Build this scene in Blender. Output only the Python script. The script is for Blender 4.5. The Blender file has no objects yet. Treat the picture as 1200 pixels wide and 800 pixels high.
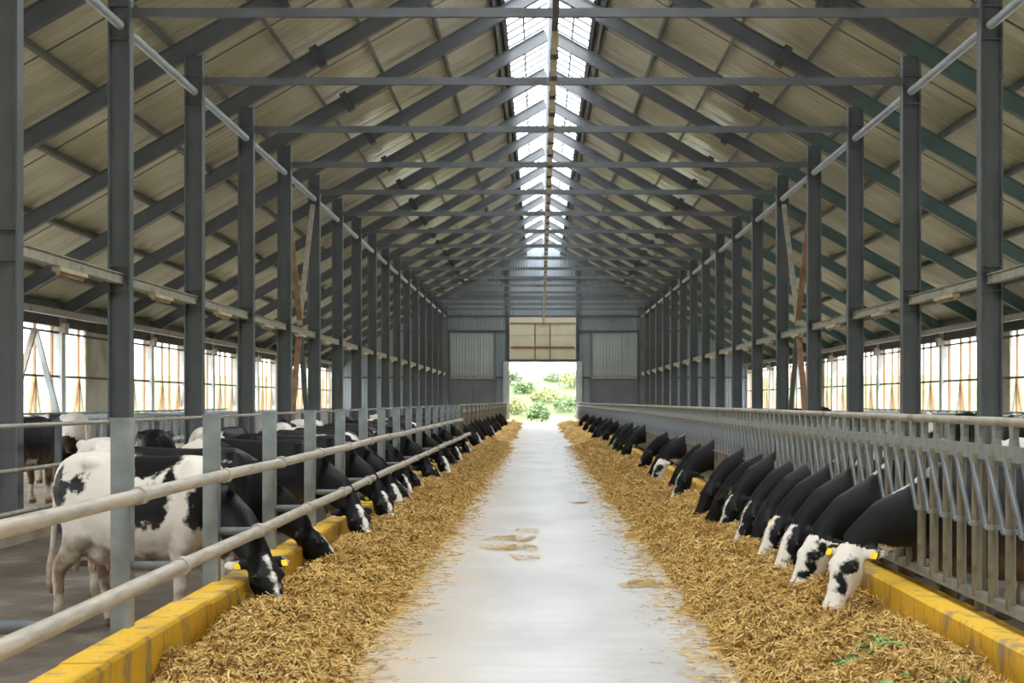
import bpy, math, random
import numpy as np
from mathutils import Vector, Matrix, noise as mnoise

# ---------------------------------------------------------------- camera, sky, exposure
scene = bpy.context.scene
COL = scene.collection
EYE = 1.62
F = 1800.0                       # focal length in pixels of a 1200 px wide frame
cam_d = bpy.data.cameras.new('camera')
cam_d.sensor_width = 36.0
cam_d.lens = F / 1200.0 * 36.0
cam_d.shift_x = -33.0 / 1200.0
cam_d.shift_y = 70.0 / 1200.0
cam_d.clip_start = 0.1
cam_d.clip_end = 2000
cam_d.dof.use_dof = True
cam_d.dof.focus_distance = 12.5
cam_d.dof.aperture_fstop = 6.3
cam = bpy.data.objects.new('camera', cam_d)
COL.objects.link(cam)
cam.location = (0, 0, EYE)
cam.rotation_euler = (math.pi / 2, 0, 0)
scene.camera = cam

world = bpy.data.worlds.new('overcast_sky')
scene.world = world
world.use_nodes = True
wn = world.node_tree.nodes
wl = world.node_tree.links
wn.clear()
w_out = wn.new('ShaderNodeOutputWorld')
w_bg = wn.new('ShaderNodeBackground')
# CIE overcast sky: the zenith is three times as bright as the horizon
w_tc = wn.new('ShaderNodeTexCoord')
w_sep = wn.new('ShaderNodeSeparateXYZ')
w_max = wn.new('ShaderNodeMath'); w_max.operation = 'MAXIMUM'; w_max.inputs[1].default_value = 0.0
w_lum = wn.new('ShaderNodeMath'); w_lum.operation = 'MULTIPLY_ADD'
SKY = 1.75
w_lum.inputs[1].default_value = SKY * 2 / 3
w_lum.inputs[2].default_value = SKY / 3
wl.new(w_tc.outputs['Generated'], w_sep.inputs[0])
wl.new(w_sep.outputs['Z'], w_max.inputs[0])
wl.new(w_max.outputs[0], w_lum.inputs[0])
w_bg.inputs[0].default_value = (0.95, 0.975, 1.0, 1)
wl.new(w_lum.outputs[0], w_bg.inputs[1])
wl.new(w_bg.outputs[0], w_out.inputs[0])

vs = scene.view_settings
vs.view_transform = 'Standard'
vs.look = 'None'
vs.gamma = 1.0
vs.use_curve_mapping = False
vs.exposure = 3.3

# ---------------------------------------------------------------- constants of the barn
BX = 0.25                        # centre line of the barn
SP = 5.45                        # frame spacing
def PY(k): return 20.0 + SP * k
K0, K1 = -6, 17                  # front and back gable
KV = -1                          # first frame that is built as steel
HC = 7.2                         # column rows
HW = 15.1                        # outer walls
TAN = 0.573
RZ = 12.92                       # rafter axis at the ridge
CO = math.cos(math.atan(TAN)); SI = math.sin(math.atan(TAN))
ALLEY = -0.2                     # cow alley floor
rng = random.Random(7)
NR = np.random.default_rng(11)
ONES = ['first', 'second', 'third', 'fourth', 'fifth', 'sixth', 'seventh', 'eighth', 'ninth', 'tenth',
        'eleventh', 'twelfth', 'thirteenth', 'fourteenth', 'fifteenth', 'sixteenth', 'seventeenth',
        'eighteenth', 'nineteenth']
def ordn(i):                     # 0 -> first
    n = i + 1
    if n < 20: return ONES[n - 1]
    tens = {2: 'twenty', 3: 'thirty', 4: 'forty', 5: 'fifty', 6: 'sixty', 7: 'seventy'}[n // 10]
    if n % 10 == 0: return tens[:-1] + 'ieth'
    return tens + '-' + ONES[n % 10 - 1]

# ---------------------------------------------------------------- materials
def new_mat(name):
    m = bpy.data.materials.new(name)
    m.use_nodes = True
    nt = m.node_tree
    return m, nt.nodes, nt.links, nt.nodes['Principled BSDF']

def ramp(n, stops):
    r = n.new('ShaderNodeValToRGB')
    el = r.color_ramp.elements
    while len(el) > 1: el.remove(el[-1])
    el[0].position = stops[0][0]; el[0].color = (*stops[0][1], 1)
    for p, c in stops[1:]:
        e = el.new(p); e.color = (*c, 1)
    return r

def mat_noise(name, c0, c1, scale=4.0, rough=0.6, metal=0.0, bump=0.0, detail=6.0, stretch=(1, 1, 1), c2=None, bscale=None, spec=0.5):
    m, n, l, b = new_mat(name)
    tc = n.new('ShaderNodeTexCoord'); mp = n.new('ShaderNodeMapping')
    mp.inputs['Scale'].default_value = stretch
    l.new(tc.outputs['Object'], mp.inputs['Vector'])
    tx = n.new('ShaderNodeTexNoise'); tx.inputs['Scale'].default_value = scale; tx.inputs['Detail'].default_value = detail
    l.new(mp.outputs[0], tx.inputs['Vector'])
    st = [(0.32, c0), (0.68, c1)]
    if c2: st = [(0.3, c0), (0.55, c1), (0.68, c2)]
    r = ramp(n, st)
    l.new(tx.outputs['Fac'], r.inputs[0]); l.new(r.outputs[0], b.inputs['Base Color'])
    b.inputs['Roughness'].default_value = rough; b.inputs['Metallic'].default_value = metal
    b.inputs['Specular IOR Level'].default_value = spec
    if bump:
        t2 = n.new('ShaderNodeTexNoise'); t2.inputs['Scale'].default_value = bscale or scale * 4; t2.inputs['Detail'].default_value = 8
        l.new(mp.outputs[0], t2.inputs['Vector'])
        bp = n.new('ShaderNodeBump'); bp.inputs['Strength'].default_value = bump; bp.inputs['Distance'].default_value = 0.02
        l.new(t2.outputs['Fac'], bp.inputs['Height']); l.new(bp.outputs[0], b.inputs['Normal'])
    return m

M = {}
M['steel'] = mat_noise('painted_steel', (0.088, 0.095, 0.10), (0.118, 0.127, 0.134), 1.5, 0.55)
M['steel_green'] = mat_noise('green_steel', (0.075, 0.125, 0.115), (0.10, 0.16, 0.15), 1.5, 0.55)
M['steel_dark'] = mat_noise('dark_steel', (0.05, 0.055, 0.06), (0.085, 0.09, 0.095), 2.0, 0.6)
M['purlin'] = mat_noise('purlin_steel', (0.10, 0.105, 0.10), (0.16, 0.16, 0.15), 1.0, 0.6)
M['pale_steel'] = mat_noise('pale_steel', (0.30, 0.34, 0.37), (0.40, 0.44, 0.47), 1.5, 0.5)
M['dusty'] = mat_noise('dusty_steel', (0.24, 0.22, 0.18), (0.36, 0.33, 0.27), 3.0, 0.7, c2=(0.22, 0.18, 0.13))
M['galv'] = mat_noise('galvanised', (0.19, 0.22, 0.225), (0.32, 0.35, 0.35), 6.0, 0.45, 0.35, bump=0.1)
M['galv_old'] = mat_noise('old_galvanised', (0.14, 0.155, 0.15), (0.235, 0.255, 0.245), 6.0, 0.5, 0.25, bump=0.1, c2=(0.20, 0.18, 0.14))
M['galv_dark'] = mat_noise('galvanised_dark', (0.085, 0.10, 0.12), (0.16, 0.18, 0.20), 5.0, 0.5, 0.3)
M['rail'] = mat_noise('worn_rail', (0.30, 0.265, 0.21), (0.46, 0.42, 0.355), 5.0, 0.45, 0.1, c2=(0.42, 0.33, 0.23), stretch=(4, 0.6, 4))
M['picket'] = mat_noise('dirty_picket', (0.105, 0.083, 0.048), (0.19, 0.165, 0.11), 5.0, 0.6, 0.1, c2=(0.10, 0.07, 0.038), stretch=(3, 3, 0.7))
M['bluebar'] = mat_noise('blue_grey_bar', (0.08, 0.088, 0.095), (0.155, 0.165, 0.17), 5.0, 0.45, 0.3)
M['rust'] = mat_noise('rusty_brace', (0.20, 0.10, 0.05), (0.34, 0.21, 0.13), 3.0, 0.8)
M['wood'] = mat_noise('batten_wood', (0.27, 0.14, 0.06), (0.40, 0.24, 0.12), 3.0, 0.75, stretch=(4, 4, 0.5))
M['woodgrey'] = mat_noise('weathered_wood', (0.30, 0.25, 0.20), (0.42, 0.36, 0.30), 3.0, 0.8, stretch=(4, 4, 0.5))
M['concrete'] = mat_noise('wall_concrete', (0.42, 0.42, 0.41), (0.56, 0.56, 0.54), 2.0, 0.85, bump=0.2)
M['panel_tan'] = mat_noise('tan_panel', (0.30, 0.26, 0.18), (0.46, 0.42, 0.33), 0.8, 0.7, c2=(0.5, 0.46, 0.37))
M['sheet'] = mat_noise('blue_grey_sheet', (0.20, 0.23, 0.26), (0.26, 0.29, 0.32), 0.5, 0.45, stretch=(1, 1, 0.3))
M['sheet_pale'] = mat_noise('pale_grey_sheet', (0.30, 0.33, 0.34), (0.37, 0.40, 0.41), 0.5, 0.45)
M['sheet_dark'] = mat_noise('dark_grey_sheet', (0.10, 0.11, 0.125), (0.14, 0.15, 0.165), 0.7, 0.5)
M['cream'] = mat_noise('cream_door', (0.50, 0.47, 0.34), (0.60, 0.56, 0.42), 0.9, 0.5)
M['brownframe'] = mat_noise('brown_frame', (0.16, 0.09, 0.05), (0.24, 0.14, 0.08), 2.0, 0.7)
M['lampbody'] = mat_noise('lamp_body', (0.46, 0.39, 0.27), (0.62, 0.54, 0.40), 3.0, 0.6)
M['lamptube'] = mat_noise('lamp_tube', (0.55, 0.33, 0.15), (0.72, 0.50, 0.28), 3.0, 0.35)
M['tag'] = mat_noise('yellow_tag', (0.85, 0.58, 0.02), (0.95, 0.68, 0.03), 20, 0.4)
M['eye'] = mat_noise('eye_dark', (0.008, 0.006, 0.005), (0.02, 0.014, 0.01), 20, 0.08)
M['bark'] = mat_noise('bark', (0.10, 0.07, 0.05), (0.18, 0.13, 0.09), 6, 0.9)
M['leaf'] = mat_noise('leaf_green', (0.045, 0.09, 0.02), (0.10, 0.15, 0.04), 1.5, 0.6)
M['leaf2'] = mat_noise('leaf_yellow_green', (0.12, 0.14, 0.03), (0.18, 0.20, 0.06), 1.5, 0.6)
M['twine'] = mat_noise('green_twine', (0.08, 0.45, 0.16), (0.16, 0.62, 0.26), 20, 0.5)
M['pole'] = mat_noise('pole_wood', (0.10, 0.10, 0.11), (0.17, 0.17, 0.18), 4, 0.9)
M['bedding'] = mat_noise('stall_bedding', (0.22, 0.18, 0.125), (0.40, 0.34, 0.25), 1.5, 0.95, bump=0.6, bscale=12)

def mat_roof():
    m, n, l, b = new_mat('roof_panel_cream')
    tc = n.new('ShaderNodeTexCoord')
    g = n.new('ShaderNodeNewGeometry')
    tx = n.new('ShaderNodeTexNoise'); tx.inputs['Scale'].default_value = 0.45; tx.inputs['Detail'].default_value = 6
    l.new(g.outputs['Position'], tx.inputs['Vector'])
    r = ramp(n, [(0.34, (0.50, 0.465, 0.335)), (0.55, (0.62, 0.58, 0.44)), (0.7, (0.70, 0.665, 0.53))])
    l.new(tx.outputs['Fac'], r.inputs[0])
    mp = n.new('ShaderNodeMapping'); mp.inputs['Scale'].default_value = (2.5, 0.12, 1)
    l.new(tc.outputs['Object'], mp.inputs['Vector'])
    t2 = n.new('ShaderNodeTexNoise'); t2.inputs['Scale'].default_value = 1.5; t2.inputs['Detail'].default_value = 5
    l.new(mp.outputs[0], t2.inputs['Vector'])
    r2 = ramp(n, [(0.35, (0.88, 0.87, 0.84)), (0.65, (1, 1, 1))])
    l.new(t2.outputs['Fac'], r2.inputs[0])
    mx = n.new('ShaderNodeMix'); mx.data_type = 'RGBA'; mx.blend_type = 'MULTIPLY'; mx.inputs[0].default_value = 1
    l.new(r.outputs[0], mx.inputs[6]); l.new(r2.outputs[0], mx.inputs[7]); l.new(mx.outputs[2], b.inputs['Base Color'])
    b.inputs['Roughness'].default_value = 0.24
    return m
M['roof'] = mat_roof()

def mat_skylight():
    m, n, l, b = new_mat('skylight_sheet')
    n.remove(b)
    out = n['Material Output']
    tr = n.new('ShaderNodeBsdfTransparent'); tr.inputs[0].default_value = (0.86, 0.88, 0.9, 1)
    tl = n.new('ShaderNodeBsdfTranslucent'); tl.inputs[0].default_value = (0.9, 0.92, 0.93, 1)
    gl = n.new('ShaderNodeBsdfGlossy'); gl.inputs['Roughness'].default_value = 0.25
    m1 = n.new('ShaderNodeMixShader'); m1.inputs[0].default_value = 0.55
    m2 = n.new('ShaderNodeMixShader'); m2.inputs[0].default_value = 0.06
    l.new(tr.outputs[0], m1.inputs[1]); l.new(tl.outputs[0], m1.inputs[2])
    l.new(m1.outputs[0], m2.inputs[1]); l.new(gl.outputs[0], m2.inputs[2]); l.new(m2.outputs[0], out.inputs[0])
    return m
M['skylight'] = mat_skylight()

def mat_floor():
    m, n, l, b = new_mat('alley_concrete')
    g = n.new('ShaderNodeNewGeometry')
    def nz(scale, st, det=7):
        mp = n.new('ShaderNodeMapping'); mp.inputs['Scale'].default_value = st
        l.new(g.outputs['Position'], mp.inputs['Vector'])
        t = n.new('ShaderNodeTexNoise'); t.inputs['Scale'].default_value = scale; t.inputs['Detail'].default_value = det
        l.new(mp.outputs[0], t.inputs['Vector']); return t
    a = nz(0.9, (1, 0.45, 1)); r = ramp(n, [(0.3, (0.435, 0.43, 0.415)), (0.5, (0.56, 0.55, 0.535)), (0.72, (0.65, 0.64, 0.625))])
    l.new(a.outputs['Fac'], r.inputs[0])
    # swept cross streaks
    s = nz(3.5, (0.35, 2.2, 1)); r2 = ramp(n, [(0.3, (0.76, 0.76, 0.76)), (0.65, (1, 1, 1))])
    l.new(s.outputs['Fac'], r2.inputs[0])
    mx = n.new('ShaderNodeMix'); mx.data_type = 'RGBA'; mx.blend_type = 'MULTIPLY'; mx.inputs[0].default_value = 0.7
    l.new(r.outputs[0], mx.inputs[6]); l.new(r2.outputs[0], mx.inputs[7])
    # straw dust trodden into both sides of the alley
    sep = n.new('ShaderNodeSeparateXYZ'); l.new(g.outputs['Position'], sep.inputs[0])
    mr = n.new('ShaderNodeMapRange'); mr.inputs['From Min'].default_value = -0.2; mr.inputs['From Max'].default_value = -1.05
    l.new(sep.outputs['X'], mr.inputs['Value'])
    mr2 = n.new('ShaderNodeMapRange'); mr2.inputs['From Min'].default_value = 0.85; mr2.inputs['From Max'].default_value = 1.35
    l.new(sep.outputs['X'], mr2.inputs['Value'])
    mxx = n.new('ShaderNodeMath'); mxx.operation = 'MAXIMUM'; l.new(mr.outputs[0], mxx.inputs[0]); l.new(mr2.outputs[0], mxx.inputs[1])
    dn = nz(2.2, (1.4, 0.5, 1)); dr = ramp(n, [(0.3, (0.3, 0.3, 0.3)), (0.65, (1, 1, 1))]); l.new(dn.outputs['Fac'], dr.inputs[0])
    mul = n.new('ShaderNodeMath'); mul.operation = 'MULTIPLY'; l.new(mxx.outputs[0], mul.inputs[0]); l.new(dr.outputs[0], mul.inputs[1])
    m3 = n.new('ShaderNodeMix'); m3.data_type = 'RGBA'; l.new(mul.outputs[0], m3.inputs[0])
    l.new(mx.outputs[2], m3.inputs[6]); m3.inputs[7].default_value = (0.60, 0.46, 0.29, 1)
    l.new(m3.outputs[2], b.inputs['Base Color'])
    rr = n.new('ShaderNodeMapRange'); rr.inputs['To Min'].default_value = 0.28; rr.inputs['To Max'].default_value = 0.55
    l.new(s.outputs['Fac'], rr.inputs['Value']); l.new(rr.outputs[0], b.inputs['Roughness'])
    bp = n.new('ShaderNodeBump'); bp.inputs['Strength'].default_value = 0.15; bp.inputs['Distance'].default_value = 0.01
    l.new(s.outputs['Fac'], bp.inputs['Height']); l.new(bp.outputs[0], b.inputs['Normal'])
    return m
M['floor'] = mat_floor()
M['alley'] = mat_noise('muddy_alley', (0.06, 0.046, 0.033), (0.125, 0.10, 0.077), 2.2, 0.6, bump=1.0, bscale=9, c2=(0.20, 0.165, 0.125))

def mat_kerb():
    m, n, l, b = new_mat('yellow_kerb_paint')
    g = n.new('ShaderNodeNewGeometry')
    t = n.new('ShaderNodeTexNoise'); t.inputs['Scale'].default_value = 2.6; t.inputs['Detail'].default_value = 9; t.inputs['Roughness'].default_value = 0.65
    mp = n.new('ShaderNodeMapping'); mp.inputs['Scale'].default_value = (2.0, 2.0, 0.8)
    l.new(g.outputs['Position'], mp.inputs[0]); l.new(mp.outputs[0], t.inputs['Vector'])
    r = ramp(n, [(0.30, (0.70, 0.40, 0.015)), (0.50, (0.76, 0.46, 0.02)), (0.55, (0.60, 0.36, 0.04)), (0.61, (0.36, 0.25, 0.13)), (0.72, (0.27, 0.22, 0.17))])
    l.new(t.outputs['Fac'], r.inputs[0]); l.new(r.outputs[0], b.inputs['Base Color'])
    b.inputs['Roughness'].default_value = 0.6
    bp = n.new('ShaderNodeBump'); bp.inputs['Strength'].default_value = 0.4; bp.inputs['Distance'].default_value = 0.01
    l.new(t.outputs['Fac'], bp.inputs['Height']); l.new(bp.outputs[0], b.inputs['Normal'])
    return m
M['kerb'] = mat_kerb()

def mat_straw():
    m, n, l, b = new_mat('straw_feed')
    at = n.new('ShaderNodeAttribute'); at.attribute_name = 'tone'
    g = n.new('ShaderNodeNewGeometry')
    t = n.new('ShaderNodeTexNoise'); t.inputs['Scale'].default_value = 16; t.inputs['Detail'].default_value = 8; t.inputs['Roughness'].default_value = 0.7
    l.new(g.outputs['Position'], t.inputs['Vector'])
    ad = n.new('ShaderNodeMath'); ad.operation = 'MULTIPLY_ADD'; ad.inputs[1].default_value = 0.7; ad.inputs[2].default_value = -0.35
    l.new(t.outputs['Fac'], ad.inputs[0])
    a2 = n.new('ShaderNodeMath'); l.new(at.outputs['Fac'], a2.inputs[0]); l.new(ad.outputs[0], a2.inputs[1])
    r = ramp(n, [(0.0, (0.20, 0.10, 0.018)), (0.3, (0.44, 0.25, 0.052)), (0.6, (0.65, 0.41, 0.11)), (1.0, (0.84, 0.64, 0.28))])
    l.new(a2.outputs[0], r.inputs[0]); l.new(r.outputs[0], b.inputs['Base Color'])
    b.inputs['Roughness'].default_value = 0.8
    bp = n.new('ShaderNodeBump'); bp.inputs['Strength'].default_value = 0.8; bp.inputs['Distance'].default_value = 0.03
    l.new(t.outputs['Fac'], bp.inputs['Height']); l.new(bp.outputs[0], b.inputs['Normal'])
    return m
M['straw'] = mat_straw()

def mat_cow():
    m, n, l, b = new_mat('cow_coat')
    at = n.new('ShaderNodeAttribute'); at.attribute_name = 'coat'
    sep = n.new('ShaderNodeSeparateColor'); l.new(at.outputs['Color'], sep.inputs[0])
    tc = n.new('ShaderNodeTexCoord')
    t = n.new('ShaderNodeTexNoise'); t.inputs['Scale'].default_value = 9; t.inputs['Detail'].default_value = 5; t.inputs['Roughness'].default_value = 0.6
    l.new(tc.outputs['Object'], t.inputs['Vector'])
    ma = n.new('ShaderNodeMath'); ma.operation = 'MULTIPLY_ADD'; ma.inputs[1].default_value = 0.22; ma.inputs[2].default_value = -0.11
    l.new(t.outputs['Fac'], ma.inputs[0])
    ad = n.new('ShaderNodeMath'); l.new(sep.outputs[0], ad.inputs[0]); l.new(ma.outputs[0], ad.inputs[1])
    # red channel: 0.5 + distance to the black patches
    r = ramp(n, [(0.485, (0.74, 0.69, 0.62)), (0.515, (0.0045, 0.0045, 0.0055))])
    l.new(ad.outputs[0], r.inputs[0])
    # dirt on belly and legs
    dn = n.new('ShaderNodeTexNoise'); dn.inputs['Scale'].default_value = 6; dn.inputs['Detail'].default_value = 7
    l.new(tc.outputs['Object'], dn.inputs['Vector'])
    dm = n.new('ShaderNodeMath'); dm.operation = 'MULTIPLY'; dm.use_clamp = True
    dq = n.new('ShaderNodeMath'); dq.operation = 'MULTIPLY_ADD'; dq.inputs[1].default_value = 3.2; dq.inputs[2].default_value = -0.85; dq.use_clamp = True
    l.new(dn.outputs['Fac'], dq.inputs[0]); l.new(dq.outputs[0], dm.inputs[0]); l.new(sep.outputs[2], dm.inputs[1])
    mx = n.new('ShaderNodeMix'); mx.data_type = 'RGBA'; l.new(dm.outputs[0], mx.inputs[0]); l.new(r.outputs[0], mx.inputs[6]); mx.inputs[7].default_value = (0.20, 0.125, 0.06, 1)
    # pink muzzle and udder
    m2 = n.new('ShaderNodeMix'); m2.data_type = 'RGBA'; l.new(sep.outputs[1], m2.inputs[0]); l.new(mx.outputs[2], m2.inputs[6]); m2.inputs[7].default_value = (0.48, 0.30, 0.26, 1)
    l.new(m2.outputs[2], b.inputs['Base Color'])
    b.inputs['Roughness'].default_value = 0.55
    b.inputs['Specular IOR Level'].default_value = 0.22
    h = n.new('ShaderNodeTexNoise'); h.inputs['Scale'].default_value = 60; h.inputs['Detail'].default_value = 3
    l.new(tc.outputs['Object'], h.inputs['Vector'])
    bp = n.new('ShaderNodeBump'); bp.inputs['Strength'].default_value = 0.15; bp.inputs['Distance'].default_value = 0.01
    l.new(h.outputs['Fac'], bp.inputs['Height']); l.new(bp.outputs[0], b.inputs['Normal'])
    return m
M['cow'] = mat_cow()
M['grass'] = mat_noise('field_grass', (0.035, 0.07, 0.013), (0.065, 0.105, 0.022), 0.35, 0.9, detail=9, c2=(0.12, 0.13, 0.045))
M['apron_bounce'] = mat_noise('bounce_slab', (0.40, 0.39, 0.37), (0.54, 0.53, 0.50), 2.0, 0.95, bump=0.3)  # pale so the added slabs reflect daylight up to the eaves

# ---------------------------------------------------------------- mesh helpers
class MB:
    """collects shapes and builds ONE mesh"""
    def __init__(s): s.v = []; s.f = []; s.sm = []
    def add(s, vs_, fs_, smooth=False):
        o = len(s.v); s.v += [tuple(p) for p in vs_]
        s.f += [tuple(i + o for i in f) for f in fs_]; s.sm += [smooth] * len(fs_)
        return s
    def box(s, x0, x1, y0, y1, z0, z1):
        v = [(x0, y0, z0), (x1, y0, z0), (x1, y1, z0), (x0, y1, z0), (x0, y0, z1), (x1, y0, z1), (x1, y1, z1), (x0, y1, z1)]
        return s.add(v, [(0, 3, 2, 1), (4, 5, 6, 7), (0, 1, 5, 4), (1, 2, 6, 5), (2, 3, 7, 6), (3, 0, 4, 7)])
    def bar(s, p0, p1, w, h, up=(0, 0, 1)):
        p0, p1 = Vector(p0), Vector(p1); d = (p1 - p0).normalized(); up = Vector(up)
        sd = d.cross(up)
        if sd.length < 1e-4: sd = d.cross(Vector((1, 0, 0)))
        sd.normalize(); u = sd.cross(d)
        a, b = sd * (w / 2), u * (h / 2)
        v = [p0 - a - b, p0 + a - b, p0 + a + b, p0 - a + b, p1 - a - b, p1 + a - b, p1 + a + b, p1 - a + b]
        return s.add(v, [(3, 2, 1, 0), (4, 5, 6, 7), (0, 1, 5, 4), (1, 2, 6, 5), (2, 3, 7, 6), (3, 0, 4, 7)])
    def tube(s, pts, r, n=10, caps=True):
        pts = [Vector(p) for p in pts]; rs = r if isinstance(r, (list, tuple)) else [r] * len(pts)
        rings = []; ref = None
        for i, p in enumerate(pts):
            d = (pts[min(i + 1, len(pts) - 1)] - pts[max(i - 1, 0)]).normalized()
            if ref is None:
                ref = d.cross(Vector((0, 0, 1)))
                if ref.length < 1e-3: ref = Vector((1, 0, 0))
            ref = (ref - d * ref.dot(d)).normalized(); q = d.cross(ref)
            rings.append([p + ref * (rs[i] * math.cos(2 * math.pi * k / n)) + q * (rs[i] * math.sin(2 * math.pi * k / n)) for k in range(n)])
        v = [p for rg in rings for p in rg]; f = []
        for i in range(len(pts) - 1):
            for k in range(n):
                f.append((i * n + k, i * n + (k + 1) % n, (i + 1) * n + (k + 1) % n, (i + 1) * n + k))
        s.add(v, f, True)
        if caps:
            o = len(s.v); m = len(pts) - 1
            s.v += [tuple(p) for p in rings[0]] + [tuple(p) for p in rings[m]]
            s.f += [tuple(o + k for k in reversed(range(n))), tuple(o + n + k for k in range(n))]; s.sm += [False, False]
        return s
    def mesh(s, name):
        me = bpy.data.meshes.new(name)
        me.from_pydata(s.v, [], s.f)
        me.polygons.foreach_set('use_smooth', s.sm)
        me.update()
        return me

def link(name, data, mat=None, parent=None, loc=None, rot=None):
    o = bpy.data.objects.new(name, data)
    COL.objects.link(o)
    if data is not None and mat is not None and len(data.materials) == 0: data.materials.append(mat)
    if parent is not None: o.parent = parent
    if loc is not None: o.location = loc
    if rot is not None: o.rotation_euler = rot
    return o
def build(name, mb, mat, parent=None, loc=None, rot=None): return link(name, mb.mesh(name), mat, parent, loc, rot)
def tag(o, label, cat, group=None):
    o['label'] = label; o['category'] = cat
    if group: o['group'] = group
    return o
def struct(o, label=None):
    o['kind'] = 'structure'
    if label: o['label'] = label
    return o
def thing(name, label, cat, loc=(0, 0, 0), rot=None, group=None):
    return tag(link(name, None, loc=loc, rot=rot), label, cat, group)
def one(name, mb, mat, label, cat, group=None, loc=None, rot=None):
    return tag(build(name, mb, mat, None, loc, rot), label, cat, group)
def roof_z(a, off=0.0): return RZ - TAN * abs(a) + off / CO     # off is square to the slope

# ---------------------------------------------------------------- floors and ground
LK, RK = -2.17, 2.53             # alley faces of the two kerbs
yF, yB = PY(K0), PY(K1)
fl = MB(); fl.box(LK - 0.25, RK + 0.25, yF, yB + 6, -0.6, 0.0)
struct(build('floor', fl, M['floor']), 'pale concrete drive-through feed alley')
struct(build('floor_left', MB().box(BX - HC + 0.3, LK - 0.25, yF, yB, -0.6, ALLEY), M['alley']), 'brown muddy cow alley left of the feed rail')
struct(build('floor_right', MB().box(RK + 0.25, BX + HC - 0.3, yF, yB, -0.6, ALLEY), M['alley']), 'brown muddy cow alley right of the headlocks')
struct(build('floor_stalls_left', MB().box(BX - HW + 0.2, BX - HC + 0.3, yF, yB, -0.6, -0.02), M['bedding']), 'raised stall floor along the left wall')
struct(build('floor_stalls_right', MB().box(BX + HC - 0.3, BX + HW - 0.2, yF, yB, -0.6, -0.02), M['bedding']), 'raised stall floor along the right wall')

def ground_t(d):
    t = min(1, max(0, (d - 5) / 40)); return t * t * (3 - 2 * t)
def ground():
    xs = np.unique(np.concatenate([np.linspace(-400, -60, 18), np.linspace(-60, 60, 61), np.linspace(60, 400, 18)]))
    ys = np.unique(np.concatenate([np.linspace(-260, -20, 13), np.linspace(-20, 112, 34), np.linspace(112, 220, 73), np.linspace(220, 600, 20)]))
    v = []; f = []
    for y in ys:
        for x in xs:
            dx = max(0, abs(x - BX) - HW - 2); dy = max(0, y - yB - 5, yF - 2 - y)
            d = math.hypot(dx, dy)
            t = ground_t(d)
            h = -0.45 + 4.6 * t + (0.5 * t) * mnoise.noise((x * 0.06, y * 0.06, 0)) + 0.18 * min(1, d / 6) * mnoise.noise((x * 0.5, y * 0.5, 3))
            v.append((x, y, h))
    nx = len(xs)
    for j in range(len(ys) - 1):
        for i in range(nx - 1):
            f.append((j * nx + i, j * nx + i + 1, (j + 1) * nx + i + 1, (j + 1) * nx + i))
    struct(build('ground', MB().add(v, f, True), M['grass']), 'green grassland rising around the barn')
ground()
for s_, (gx0, gx1) in (('left', (BX - HW - 9, BX - HW - 0.1)), ('right', (BX + HW + 0.1, BX + HW + 9))):  # slabs added beside the barn to bounce daylight up under the roof
    struct(build('ground_bounce_' + s_, MB().box(gx0, gx1, yF, yB, -0.5, -0.32), M['apron_bounce']), 'added pale light-bouncing slab outside the %s wall' % s_)

# ---------------------------------------------------------------- roof: sheets, purlins, skylight
ceil = struct(link('ceiling', None), 'cream ribbed roof sheets on steel purlins with a ridge skylight')
A0, A1 = 1.42, HW + 0.9
def roof_panel_mesh(w):
    """ribbed sheet running down the slope: local x = across (along the barn), local y = down slope"""
    xs = []; n = 7; p = w / n
    for i in range(n):
        c = (i + 0.5) * p
        xs += [(i * p, 0), (c - 0.05, 0), (c - 0.03, 0.014), (c + 0.03, 0.014), (c + 0.05, 0)]
    xs.append((w, 0))
    L = (A1 - A0) / CO
    mb = MB(); m = len(xs); t = 0.09; e = 0.035
    prof = [(min(max(x, e), w - e), z) for x, z in xs]
    v = [(x, 0, z) for x, z in prof] + [(x, L, z) for x, z in prof] + [(x, 0, t) for x, z in xs] + [(x, L, t) for x, z in xs]
    f = []
    for i in range(m - 1):
        f.append((i, i + 1, m + i + 1, m + i)); f.append((2 * m + i, 3 * m + i, 3 * m + i + 1, 2 * m + i + 1))
    f += [(0, m, 3 * m, 2 * m), (m - 1, 3 * m - 1, 4 * m - 1, 2 * m - 1)]
    mb.add(v, f)
    return mb.mesh('roof_panel')
half = SP / 2
rp = roof_panel_mesh(half)
ang = math.atan(TAN)
OFF = 0.385
for k in range(K0, K1):
    for h in range(2):
        for s in (-1, 1):
            y = PY(k) + h * half
            # local (x, y, z) -> world: x -> +-Y, y -> down slope, z -> outward normal
            ds = Vector((s * CO, 0, -SI)); nm = Vector((s * SI, 0, CO))
            ax = Vector((0, 1, 0)) if s < 0 else Vector((0, -1, 0))
            assert abs(ax.cross(ds).dot(nm) - 1) < 1e-6 or abs(ax.cross(ds).dot(nm) + 1) < 1e-6
            if ax.cross(ds).dot(nm) < 0: ax = -ax
            org = Vector((BX + s * A0, y if ax.y > 0 else y + half, roof_z(A0, OFF)))
            mw = Matrix((ax, ds, nm)).transposed().to_4x4(); mw.translation = org
            o = link('roof_panel', rp, M['roof'], ceil); o.matrix_world = mw
# dark gaskets in the panel joints
for s in (-1, 1):
    nm = Vector((s * SI, 0, CO))
    for k in range(KV, K1):
        y = PY(k) + half
        p0 = Vector((BX + s * A0, y, roof_z(A0, OFF + 0.005))); p1 = Vector((BX + s * (HW - 0.2), y, roof_z(HW - 0.2, OFF + 0.005)))
        build('panel_seam', MB().bar(p0, p1, 0.055, 0.03, nm), M['steel_dark'], ceil)
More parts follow.
